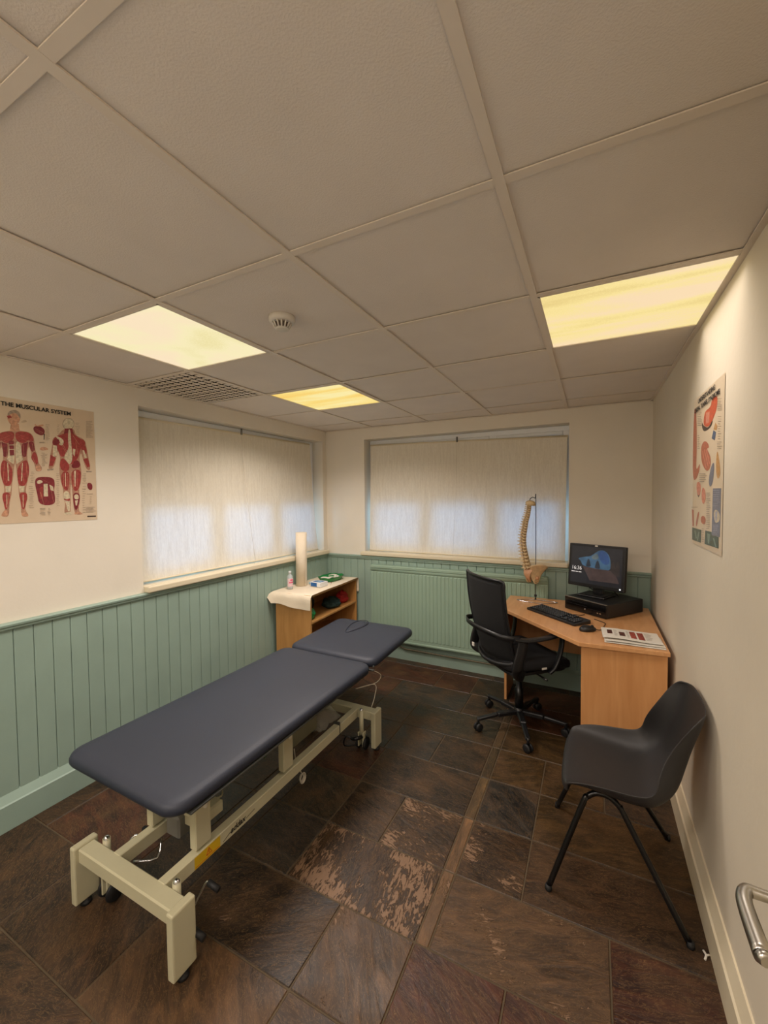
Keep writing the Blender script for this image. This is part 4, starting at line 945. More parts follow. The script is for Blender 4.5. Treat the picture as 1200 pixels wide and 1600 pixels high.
ARTL = [('tan2',[(0.983,1.947),(1.003,1.956),(1.026,1.953),(1.069,1.951),(1.085,1.926),(1.086,1.88),(1.088,1.862),(1.097,1.834),(1.099,1.797),(1.114,1.775),(1.111,1.755),(1.087,1.752),(1.084,1.78),(1.079,1.8),(1.067,1.82),(1.071,1.846),(1.062,1.882),(1.053,1.849),(1.053,1.808),(1.06,1.772),(1.057,1.732),(1.046,1.684),(1.04,1.651),(1.049,1.619),(1.039,1.583),(1.035,1.555),(1.05,1.528),(1.043,1.521),(1.018,1.522),(1.019,1.588),(1.012,1.633),(1.012,1.678),(1.008,1.723),(1.007,1.773)]),('grey',[(1.272,2.024),(1.269,2.009),(1.26,1.996),(1.248,1.988),(1.236,1.986),(1.224,1.991),(1.217,2.001),(1.214,2.015),(1.218,2.03),(1.226,2.043),(1.238,2.051),(1.251,2.053),(1.262,2.049),(1.27,2.038)]),('tan2',[(1.22,1.992),(1.27,1.999),(1.276,1.96),(1.323,1.945),(1.331,1.895),(1.338,1.842),(1.346,1.794),(1.341,1.768),(1.322,1.782),(1.309,1.832),(1.3,1.872),(1.29,1.836),(1.299,1.781),(1.297,1.717),(1.281,1.654),(1.289,1.613),(1.275,1.542),(1.298,1.521),(1.256,1.522),(1.251,1.608),(1.247,1.708),(1.239,1.653),(1.242,1.608),(1.237,1.539),(1.242,1.522),(1.204,1.524),(1.215,1.589),(1.204,1.614),(1.208,1.658),(1.193,1.716),(1.192,1.789),(1.199,1.833),(1.187,1.876),(1.181,1.832),(1.168,1.778),(1.141,1.762),(1.147,1.801),(1.154,1.849),(1.164,1.898),(1.165,1.931),(1.193,1.952)]),('tan2',[(1.034,1.954),(1.014,1.958),(0.99,1.948),(0.95,1.935),(0.934,1.907),(0.93,1.864),(0.927,1.846),(0.918,1.819),(0.914,1.784),(0.9,1.762),(0.901,1.744),(0.921,1.744),(0.926,1.77),(0.931,1.79),(0.944,1.81),(0.941,1.834),(0.952,1.87),(0.958,1.84),(0.956,1.8),(0.947,1.765),(0.947,1.727),(0.954,1.682),(0.957,1.651),(0.947,1.62),(0.954,1.584),(0.956,1.558),(0.94,1.533),(0.946,1.525),(0.97,1.524),(0.973,1.588),(0.983,1.633),(0.986,1.678),(0.993,1.723),(0.997,1.772)]),('skin',[(1.004,1.983),(1.024,1.986),(1.026,1.953),(1.003,1.947)]),('skin',[(1.012,1.984),(0.992,1.981),(0.987,1.947),(1.011,1.948)]),('red',[(1.008,1.942),(1.032,1.951),(1.065,1.949),(1.08,1.93),(1.084,1.907),(1.071,1.906),(1.056,1.909),(1.052,1.898),(1.033,1.891),(1.015,1.899),(1.008,1.917)]),('red',[(1.005,1.942),(0.982,1.944),(0.95,1.933),(0.936,1.912),(0.931,1.89),(0.942,1.891),(0.956,1.897),(0.959,1.888),(0.976,1.884),(0.995,1.897),(1.003,1.916)]),('dred',[(1.06,1.904),(1.082,1.906),(1.085,1.877),(1.087,1.861),(1.073,1.849),(1.065,1.873)]),('dred',[(0.952,1.891),(0.933,1.889),(0.928,1.861),(0.925,1.846),(0.937,1.836),(0.946,1.861)]),('red',[(1.067,1.823),(1.083,1.859),(1.096,1.834),(1.098,1.797),(1.09,1.785),(1.081,1.796)]),('red',[(0.941,1.812),(0.929,1.844),(0.916,1.819),(0.912,1.784),(0.918,1.774),(0.927,1.785)]),('skin',[(1.084,1.78),(1.102,1.783),(1.113,1.77),(1.109,1.757),(1.089,1.755)]),('skin',[(0.923,1.77),(0.908,1.771),(0.898,1.758),(0.9,1.746),(0.917,1.746)]),('dred',[(1.03,1.889),(1.052,1.896),(1.06,1.904),(1.055,1.877),(1.051,1.849),(1.049,1.823),(1.031,1.822)]),('dred',[(0.979,1.883),(0.959,1.885),(0.952,1.891),(0.955,1.866),(0.958,1.84),(0.957,1.816),(0.974,1.817)]),('pale',[(1.007,1.905),(1.03,1.888),(1.03,1.821),(1.039,1.812),(1.015,1.791),(1.004,1.781)]),('pale',[(1.005,1.905),(0.981,1.883),(0.976,1.817),(0.968,1.807),(0.989,1.789),(1.0,1.78)]),('red',[(1.011,1.769),(1.036,1.804),(1.053,1.809),(1.059,1.771),(1.056,1.734),(1.045,1.688),(1.03,1.674),(1.012,1.683),(1.009,1.728)]),('red',[(0.99,1.767),(0.968,1.799),(0.953,1.801),(0.945,1.765),(0.945,1.73),(0.952,1.686),(0.966,1.673),(0.984,1.682),(0.99,1.727)]),('pale',[(1.03,1.792),(1.034,1.793),(1.027,1.701),(1.023,1.701)]),('pale',[(0.975,1.789),(0.971,1.788),(0.972,1.7),(0.976,1.7)]),('pale',[(1.013,1.676),(1.037,1.677),(1.034,1.647),(1.016,1.646)]),('pale',[(0.983,1.676),(0.96,1.675),(0.961,1.646),(0.979,1.646)]),('red',[(1.012,1.641),(1.044,1.646),(1.047,1.619),(1.038,1.587),(1.033,1.56),(1.022,1.56),(1.018,1.601)]),('red',[(0.981,1.641),(0.951,1.645),(0.946,1.62),(0.952,1.589),(0.955,1.562),(0.965,1.562),(0.972,1.602)]),('pale',[(1.028,1.633),(1.031,1.633),(1.029,1.569),(1.026,1.569)]),('pale',[(0.966,1.633),(0.963,1.633),(0.961,1.571),(0.964,1.571)]),('skin',[(1.02,1.551),(1.035,1.556),(1.049,1.529),(1.043,1.523),(1.019,1.524)]),('skin',[(0.967,1.553),(0.953,1.559),(0.939,1.534),(0.943,1.527),(0.966,1.526)]),('skin',[(1.031,2.019),(1.028,2.002),(1.02,1.987),(1.009,1.978),(0.998,1.976),(0.988,1.982),(0.981,1.994),(0.979,2.01),(0.982,2.027),(0.99,2.041),(1.0,2.05),(1.012,2.053),(1.022,2.047),(1.029,2.035)]),('grey',[(0.979,2.015),(0.983,2.037),(0.999,2.051),(1.021,2.053),(1.032,2.037),(1.032,2.01),(1.025,2.018),(1.02,2.035),(0.999,2.036)]),('dred',[(0.981,1.896),(1.001,1.901),(1.0,1.828),(0.983,1.825)]),('pale',[(0.981,1.878),(1.002,1.881),(1.002,1.878),(0.981,1.875)]),('pale',[(0.98,1.856),(1.001,1.859),(1.001,1.856),(0.98,1.853)]),('red',[(0.977,2.018),(0.991,2.023),(0.998,2.013),(0.983,2.006)]),('pale',[(1.27,2.024),(1.267,2.01),(1.259,1.998),(1.248,1.991),(1.236,1.989),(1.226,1.993),(1.219,2.003),(1.217,2.016),(1.22,2.029),(1.228,2.041),(1.238,2.049),(1.25,2.05),(1.26,2.046),(1.267,2.037)]),('dred',[(1.225,1.992),(1.261,1.998),(1.269,1.959),(1.218,1.952)]),('red',[(1.193,1.949),(1.228,1.968),(1.263,1.973),(1.293,1.947),(1.321,1.94),(1.325,1.915),(1.298,1.892),(1.286,1.84),(1.271,1.819),(1.241,1.792),(1.223,1.844),(1.2,1.834),(1.187,1.881),(1.166,1.893),(1.169,1.932)]),('pale',[(1.241,1.99),(1.252,1.991),(1.253,1.907),(1.258,1.833),(1.243,1.792),(1.21,1.833),(1.241,1.886),(1.238,1.925)]),('pale',[(1.176,1.945),(1.197,1.944),(1.22,1.927),(1.212,1.897),(1.191,1.902),(1.204,1.916)]),('dred',[(1.165,1.924),(1.192,1.935),(1.2,1.916),(1.187,1.898),(1.165,1.898)]),('pale',[(1.168,1.897),(1.185,1.894),(1.182,1.842),(1.164,1.831)]),('red',[(1.154,1.844),(1.178,1.829),(1.162,1.786),(1.146,1.785)]),('red',[(1.299,1.912),(1.325,1.915),(1.332,1.865),(1.318,1.863),(1.307,1.867)]),('pale',[(1.307,1.883),(1.316,1.884),(1.329,1.841),(1.317,1.84)]),('red',[(1.31,1.832),(1.334,1.842),(1.344,1.794),(1.33,1.788)]),('grey',[(1.136,1.768),(1.165,1.772),(1.164,1.763),(1.138,1.759)]),('grey',[(1.323,1.768),(1.352,1.769),(1.352,1.762),(1.325,1.76)]),('pale',[(1.26,1.888),(1.273,1.884),(1.267,1.844),(1.259,1.858)]),('red',[(1.2,1.824),(1.214,1.832),(1.241,1.797),(1.237,1.762),(1.203,1.761),(1.194,1.789)]),('dred',[(1.248,1.793),(1.271,1.829),(1.293,1.816),(1.293,1.785),(1.256,1.777)]),('red',[(1.203,1.76),(1.238,1.761),(1.238,1.708),(1.232,1.658),(1.209,1.658),(1.197,1.707)]),('red',[(1.249,1.768),(1.297,1.775),(1.295,1.72),(1.279,1.654),(1.256,1.653),(1.247,1.708)]),('pale',[(1.262,1.764),(1.271,1.767),(1.266,1.679),(1.262,1.678)]),('pale',[(1.217,1.751),(1.221,1.752),(1.22,1.678),(1.217,1.678)]),('pale',[(1.208,1.652),(1.232,1.652),(1.24,1.613),(1.235,1.598),(1.235,1.541),(1.224,1.542),(1.215,1.594),(1.205,1.609)]),('red',[(1.207,1.614),(1.222,1.606),(1.238,1.616),(1.236,1.597),(1.222,1.6),(1.209,1.603)]),('dred',[(1.253,1.643),(1.283,1.643),(1.287,1.613),(1.271,1.548),(1.26,1.548),(1.252,1.593)]),('pale',[(1.258,1.633),(1.278,1.636),(1.282,1.611),(1.268,1.606),(1.257,1.613)]),('pale',[(1.261,1.601),(1.276,1.603),(1.27,1.573),(1.264,1.573)]),('pale',[(1.207,1.535),(1.239,1.54),(1.242,1.523),(1.206,1.525)]),('skin',[(1.257,1.534),(1.284,1.538),(1.298,1.524),(1.257,1.524)]),('dred',[(1.082,1.981),(1.109,1.991),(1.133,1.974),(1.13,1.946),(1.111,1.939),(1.085,1.954)]),('skin',[(1.087,1.984),(1.092,2.001),(1.097,1.987),(1.113,1.995),(1.129,2.0),(1.125,1.987)]),('dark',[(1.127,1.95),(1.132,1.951),(1.129,1.92),(1.126,1.919)]),('skin',[(1.105,1.873),(1.125,1.885),(1.151,1.872),(1.124,1.863),(1.109,1.864)]),('dred',[(1.082,1.717),(1.112,1.728),(1.164,1.724),(1.169,1.686),(1.162,1.657),(1.168,1.619),(1.164,1.578),(1.095,1.579),(1.089,1.633),(1.081,1.68)]),('pale',[(1.118,1.69),(1.136,1.69),(1.135,1.624),(1.116,1.624)]),('pale',[(1.088,1.703),(1.104,1.711),(1.117,1.699),(1.103,1.69),(1.09,1.689)]),('pale',[(1.143,1.686),(1.159,1.677),(1.162,1.652),(1.148,1.657)]),('red',[(1.098,1.666),(1.114,1.676),(1.112,1.614),(1.1,1.61)]),('dred',[(1.324,1.695),(1.339,1.703),(1.354,1.691),(1.351,1.659),(1.33,1.662)]),('dark',[(1.321,1.514),(1.366,1.513),(1.366,1.505),(1.32,1.506)]),('skin',[(1.021,1.792),(1.022,1.792),(1.036,1.693),(1.035,1.692)]),('skin',[(0.985,1.789),(0.986,1.789),(0.966,1.691),(0.965,1.691)]),('skin',[(1.047,1.794),(1.048,1.794),(1.051,1.702),(1.049,1.702)]),('skin',[(0.96,1.788),(0.961,1.788),(0.953,1.699),(0.952,1.699)]),('skin',[(1.015,1.935),(1.016,1.935),(1.073,1.913),(1.072,1.913)]),('skin',[(1.0,1.933),(1.002,1.934),(0.946,1.898),(0.945,1.898)]),('skin',[(1.015,1.926),(1.016,1.926),(1.057,1.904),(1.056,1.904)]),('skin',[(1.0,1.924),(1.001,1.925),(0.96,1.893),(0.959,1.893)]),('skin',[(1.037,1.884),(1.038,1.884),(1.04,1.825),(1.039,1.825)]),('skin',[(0.976,1.877),(0.977,1.877),(0.97,1.819),(0.969,1.819)]),('skin',[(1.023,1.633),(1.024,1.633),(1.032,1.569),(1.031,1.569)]),('skin',[(0.972,1.633),(0.974,1.633),(0.962,1.571),(0.961,1.571)]),('skin',[(1.075,1.893),(1.076,1.893),(1.08,1.852),(1.079,1.851)]),('skin',[(1.076,1.819),(1.077,1.819),(1.089,1.787),(1.087,1.787)]),('skin',[(1.207,1.751),(1.209,1.751),(1.21,1.668),(1.209,1.668)]),('skin',[(1.229,1.752),(1.23,1.752),(1.23,1.668),(1.228,1.668)]),('skin',[(1.256,1.758),(1.257,1.758),(1.257,1.668),(1.255,1.668)]),('skin',[(1.278,1.759),(1.279,1.759),(1.274,1.669),(1.273,1.669)]),('skin',[(1.196,1.92),(1.197,1.921),(1.229,1.856),(1.228,1.855)]),('skin',[(1.262,1.958),(1.264,1.958),(1.293,1.912),(1.292,1.911)]),('skin',[(1.275,1.93),(1.276,1.93),(1.283,1.86),(1.281,1.86)]),('skin',[(1.212,1.903),(1.214,1.903),(1.234,1.861),(1.233,1.861)]),('skin',[(1.106,1.716),(1.107,1.716),(1.144,1.695),(1.143,1.695)]),('skin',[(1.101,1.647),(1.103,1.647),(1.116,1.581),(1.115,1.581)]),('skin',[(1.15,1.657),(1.151,1.657),(1.161,1.585),(1.16,1.585)]),('skin',[(1.089,1.973),(1.09,1.973),(1.125,1.955),(1.124,1.954)]),('skin',[(1.091,1.964),(1.092,1.964),(1.123,1.947),(1.121,1.947)]),('grey',[(1.331,2.048),(1.362,2.053),(1.362,2.051),(1.331,2.046)]),('grey',[(1.331,2.042),(1.363,2.047),(1.363,2.045),(1.331,2.04)]),('grey',[(1.331,2.036),(1.355,2.04),(1.354,2.038),(1.331,2.034)]),('grey',[(1.331,2.03),(1.366,2.035),(1.366,2.033),(1.331,2.028)]),('grey',[(1.33,2.024),(1.357,2.028),(1.357,2.026),(1.33,2.022)]),('grey',[(1.33,2.018),(1.36,2.022),(1.36,2.02),(1.33,2.016)]),('grey',[(1.33,2.012),(1.36,2.016),(1.36,2.014),(1.33,2.009)]),('grey',[(1.33,2.005),(1.355,2.009),(1.355,2.007),(1.33,2.003)]),('grey',[(1.33,1.999),(1.366,2.004),(1.366,2.002),(1.329,1.997)]),('grey',[(1.329,1.993),(1.363,1.998),(1.363,1.996),(1.329,1.991)]),('grey',[(1.329,1.987),(1.353,1.99),(1.353,1.988),(1.329,1.985)]),('grey',[(1.329,1.981),(1.361,1.985),(1.361,1.983),(1.329,1.979)]),('grey',[(1.329,1.975),(1.352,1.978),(1.352,1.976),(1.329,1.973)]),('grey',[(1.329,1.969),(1.358,1.972),(1.358,1.97),(1.328,1.966)]),('grey',[(1.328,1.962),(1.365,1.967),(1.364,1.965),(1.328,1.96)]),('grey',[(1.328,1.956),(1.365,1.961),(1.365,1.959),(1.328,1.954)]),('grey',[(1.137,2.001),(1.154,2.004),(1.154,2.002),(1.137,1.999)]),('grey',[(1.137,1.995),(1.155,1.997),(1.155,1.996),(1.137,1.993)]),('grey',[(1.137,1.989),(1.148,1.99),(1.148,1.988),(1.137,1.987)]),('grey',[(1.136,1.982),(1.149,1.984),(1.149,1.982),(1.136,1.981)]),('grey',[(1.136,1.976),(1.15,1.978),(1.15,1.976),(1.136,1.974)]),('grey',[(1.136,1.97),(1.149,1.972),(1.149,1.97),(1.136,1.968)]),('grey',[(1.136,1.964),(1.15,1.966),(1.15,1.964),(1.136,1.962)]),('grey',[(1.136,1.958),(1.151,1.96),(1.151,1.958),(1.136,1.956)]),('grey',[(1.135,1.951),(1.153,1.954),(1.153,1.952),(1.135,1.95)]),('grey',[(1.135,1.945),(1.153,1.947),(1.153,1.946),(1.135,1.943)]),('grey',[(1.135,1.939),(1.153,1.941),(1.153,1.939),(1.135,1.937)]),('grey',[(1.135,1.933),(1.147,1.934),(1.147,1.932),(1.135,1.931)]),('grey',[(1.135,1.927),(1.153,1.929),(1.153,1.927),(1.135,1.925)]),('grey',[(1.134,1.92),(1.149,1.922),(1.149,1.92),(1.134,1.918)]),('grey',[(1.106,1.905),(1.128,1.908),(1.128,1.906),(1.106,1.903)]),('grey',[(1.106,1.902),(1.132,1.905),(1.132,1.903),(1.106,1.9)]),('grey',[(1.113,1.85),(1.129,1.851),(1.129,1.849),(1.113,1.848)]),('grey',[(1.118,1.844),(1.14,1.846),(1.14,1.844),(1.118,1.842)]),('grey',[(1.111,1.838),(1.137,1.84),(1.137,1.838),(1.11,1.836)]),('grey',[(1.113,1.832),(1.129,1.833),(1.129,1.831),(1.113,1.83)]),('grey',[(1.112,1.826),(1.137,1.828),(1.136,1.826),(1.112,1.824)]),('grey',[(1.117,1.82),(1.128,1.821),(1.128,1.819),(1.117,1.818)]),('grey',[(1.114,1.814),(1.127,1.815),(1.127,1.813),(1.114,1.812)]),('grey',[(1.115,1.808),(1.131,1.809),(1.131,1.807),(1.115,1.806)]),('grey',[(1.116,1.802),(1.138,1.804),(1.138,1.802),(1.116,1.8)]),('grey',[(1.113,1.796),(1.138,1.798),(1.138,1.796),(1.113,1.794)]),('grey',[(1.111,1.79),(1.127,1.791),(1.127,1.789),(1.111,1.788)]),('grey',[(1.113,1.784),(1.126,1.785),(1.126,1.783),(1.113,1.782)]),('grey',[(1.277,2.03),(1.295,2.033),(1.295,2.031),(1.277,2.028)]),('grey',[(1.28,2.022),(1.292,2.023),(1.292,2.021),(1.28,2.02)]),('grey',[(1.275,2.012),(1.299,2.016),(1.299,2.014),(1.275,2.01)]),('grey',[(1.277,2.004),(1.299,2.007),(1.299,2.005),(1.277,2.002)]),('grey',[(1.281,1.996),(1.293,1.998),(1.293,1.996),(1.281,1.994)]),('grey',[(1.278,1.987),(1.294,1.989),(1.294,1.987),(1.278,1.985)]),('grey',[(1.279,1.979),(1.295,1.981),(1.295,1.979),(1.279,1.977)]),('grey',[(1.278,1.97),(1.295,1.972),(1.295,1.97),(1.278,1.968)]),('grey',[(1.04,2.007),(1.054,2.009),(1.054,2.007),(1.04,2.005)]),('grey',[(1.035,2.001),(1.056,2.005),(1.056,2.003),(1.035,2.0)]),('grey',[(1.034,1.997),(1.052,1.999),(1.052,1.998),(1.033,1.995)]),('grey',[(1.191,2.007),(1.2,2.008),(1.2,2.006),(1.191,2.005)]),('grey',[(1.189,1.998),(1.196,1.999),(1.196,1.997),(1.189,1.996)]),('grey',[(1.188,1.989),(1.2,1.991),(1.2,1.989),(1.188,1.987)]),('grey',[(1.186,1.98),(1.2,1.982),(1.2,1.98),(1.185,1.978)]),('grey',[(1.188,1.972),(1.196,1.973),(1.196,1.971),(1.188,1.97)]),('grey',[(1.188,1.963),(1.198,1.964),(1.198,1.962),(1.188,1.961)]),('grey',[(1.065,1.749),(1.076,1.749),(1.076,1.747),(1.065,1.747)]),('grey',[(1.065,1.74),(1.079,1.741),(1.079,1.739),(1.064,1.738)]),('grey',[(1.06,1.732),(1.073,1.732),(1.073,1.73),(1.06,1.73)]),('grey',[(1.064,1.723),(1.08,1.724),(1.08,1.722),(1.064,1.721)]),('grey',[(1.061,1.715),(1.076,1.715),(1.076,1.713),(1.061,1.713)]),('grey',[(1.063,1.706),(1.074,1.707),(1.074,1.705),(1.063,1.704)]),('grey',[(1.061,1.698),(1.074,1.698),(1.074,1.696),(1.061,1.696)]),('grey',[(1.176,1.745),(1.191,1.745),(1.191,1.743),(1.176,1.743)]),('grey',[(1.175,1.735),(1.189,1.735),(1.189,1.733),(1.175,1.733)]),('grey',[(1.178,1.725),(1.186,1.725),(1.185,1.723),(1.178,1.723)]),('grey',[(1.176,1.715),(1.191,1.715),(1.191,1.713),(1.176,1.713)]),('grey',[(1.174,1.705),(1.187,1.705),(1.186,1.703),(1.174,1.703)]),('grey',[(1.177,1.695),(1.186,1.695),(1.186,1.693),(1.177,1.693)]),('grey',[(1.173,1.685),(1.188,1.685),(1.188,1.683),(1.173,1.683)]),('grey',[(1.175,1.675),(1.184,1.675),(1.184,1.673),(1.175,1.673)]),('grey',[(1.173,1.665),(1.186,1.665),(1.186,1.663),(1.173,1.663)]),('grey',[(1.176,1.655),(1.187,1.655),(1.187,1.653),(1.176,1.653)]),('grey',[(1.175,1.645),(1.184,1.645),(1.184,1.643),(1.175,1.643)]),('grey',[(1.172,1.635),(1.188,1.635),(1.188,1.633),(1.172,1.633)]),('grey',[(1.175,1.625),(1.186,1.625),(1.186,1.623),(1.175,1.623)]),('grey',[(1.17,1.615),(1.183,1.615),(1.183,1.613),(1.17,1.613)]),('grey',[(1.172,1.605),(1.183,1.605),(1.183,1.603),(1.172,1.603)]),('grey',[(1.173,1.595),(1.188,1.595),(1.188,1.593),(1.173,1.593)]),('grey',[(1.169,1.585),(1.183,1.585),(1.183,1.583),(1.169,1.583)]),('grey',[(1.173,1.575),(1.186,1.575),(1.186,1.573),(1.173,1.573)]),('grey',[(1.307,1.751),(1.321,1.751),(1.321,1.749),(1.307,1.749)]),('grey',[(1.301,1.742),(1.32,1.743),(1.32,1.741),(1.301,1.74)]),('grey',[(1.307,1.734),(1.32,1.734),(1.32,1.732),(1.306,1.732)]),('grey',[(1.303,1.725),(1.321,1.726),(1.321,1.724),(1.302,1.723)]),('grey',[(1.303,1.717),(1.321,1.717),(1.321,1.715),(1.303,1.714)]),('grey',[(1.307,1.708),(1.317,1.708),(1.317,1.706),(1.307,1.706)]),('grey',[(1.299,1.699),(1.326,1.7),(1.326,1.698),(1.299,1.697)]),('grey',[(1.302,1.679),(1.319,1.679),(1.319,1.677),(1.302,1.677)]),('grey',[(1.298,1.666),(1.318,1.666),(1.318,1.664),(1.298,1.664)]),('grey',[(1.301,1.653),(1.311,1.653),(1.311,1.651),(1.301,1.651)]),('grey',[(1.3,1.64),(1.316,1.64),(1.316,1.638),(1.3,1.638)]),('grey',[(1.299,1.627),(1.313,1.627),(1.313,1.625),(1.299,1.625)]),('grey',[(1.296,1.614),(1.311,1.614),(1.311,1.612),(1.296,1.612)]),('grey',[(1.295,1.601),(1.308,1.601),(1.308,1.599),(1.295,1.599)]),('grey',[(1.297,1.588),(1.309,1.588),(1.309,1.586),(1.297,1.586)]),('grey',[(1.298,1.575),(1.307,1.575),(1.307,1.573),(1.298,1.573)]),('grey',[(1.298,1.562),(1.312,1.562),(1.312,1.56),(1.298,1.56)]),('grey',[(1.298,1.549),(1.314,1.549),(1.314,1.547),(1.298,1.547)]),('grey',[(1.297,1.536),(1.31,1.536),(1.31,1.534),(1.297,1.534)]),('grey',[(1.315,1.564),(1.362,1.563),(1.362,1.561),(1.315,1.562)]),('grey',[(1.315,1.557),(1.352,1.556),(1.352,1.554),(1.315,1.555)]),('grey',[(1.315,1.55),(1.357,1.549),(1.357,1.547),(1.315,1.548)]),('grey',[(1.314,1.543),(1.366,1.541),(1.366,1.539),(1.314,1.541)]),('grey',[(1.314,1.536),(1.353,1.534),(1.353,1.532),(1.314,1.534)]),('grey',[(1.097,1.563),(1.121,1.562),(1.121,1.56),(1.097,1.561)]),('grey',[(1.098,1.556),(1.12,1.555),(1.12,1.553),(1.098,1.554)]),('grey',[(1.097,1.549),(1.113,1.549),(1.113,1.547),(1.097,1.548)]),('grey',[(1.098,1.543),(1.12,1.542),(1.12,1.54),(1.098,1.541)]),('grey',[(1.095,1.536),(1.119,1.535),(1.119,1.533),(1.095,1.534)]),('grey',[(1.101,1.529),(1.119,1.529),(1.119,1.527),(1.101,1.528)]),('grey',[(1.134,1.562),(1.14,1.561),(1.14,1.559),(1.134,1.56)]),('grey',[(1.133,1.555),(1.146,1.554),(1.145,1.553),(1.133,1.553)]),('grey',[(1.13,1.548),(1.141,1.548),(1.141,1.546),(1.13,1.546)]),('grey',[(1.131,1.542),(1.143,1.541),(1.143,1.539),(1.131,1.54)]),('grey',[(1.132,1.535),(1.142,1.534),(1.142,1.533),(1.131,1.533)]),('grey',[(1.133,1.528),(1.139,1.528),(1.139,1.526),(1.133,1.526)]),('grey',[(1.053,1.675),(1.07,1.675),(1.069,1.673),(1.053,1.673)]),('grey',[(1.053,1.665),(1.069,1.665),(1.069,1.663),(1.053,1.663)]),('grey',[(1.059,1.655),(1.077,1.656),(1.077,1.654),(1.059,1.654)]),('grey',[(1.052,1.646),(1.073,1.646),(1.073,1.644),(1.052,1.644)]),('grey',[(1.053,1.636),(1.07,1.636),(1.07,1.634),(1.053,1.634)]),('grey',[(1.053,1.626),(1.074,1.626),(1.073,1.624),(1.053,1.625)]),('grey',[(1.055,1.617),(1.07,1.617),(1.07,1.615),(1.055,1.615)]),('grey',[(1.051,1.607),(1.069,1.607),(1.069,1.605),(1.051,1.605)]),('grey',[(1.051,1.597),(1.072,1.597),(1.071,1.595),(1.051,1.596)]),('grey',[(1.055,1.588),(1.069,1.587),(1.069,1.586),(1.055,1.586)]),('grey',[(1.05,1.578),(1.067,1.578),(1.067,1.576),(1.05,1.576)]),('grey',[(1.052,1.569),(1.071,1.568),(1.071,1.566),(1.052,1.567)]),('grey',[(1.32,1.638),(1.352,1.639),(1.352,1.636),(1.32,1.636)]),('grey',[(1.336,1.623),(1.346,1.623),(1.346,1.621),(1.336,1.621)]),('grey',[(1.336,1.614),(1.345,1.614),(1.345,1.612),(1.336,1.612)]),('grey',[(1.335,1.605),(1.346,1.605),(1.346,1.603),(1.335,1.603)]),('grey',[(1.335,1.596),(1.346,1.596),(1.345,1.594),(1.335,1.594)]),('grey',[(1.335,1.587),(1.343,1.587),(1.343,1.585),(1.335,1.585)])]
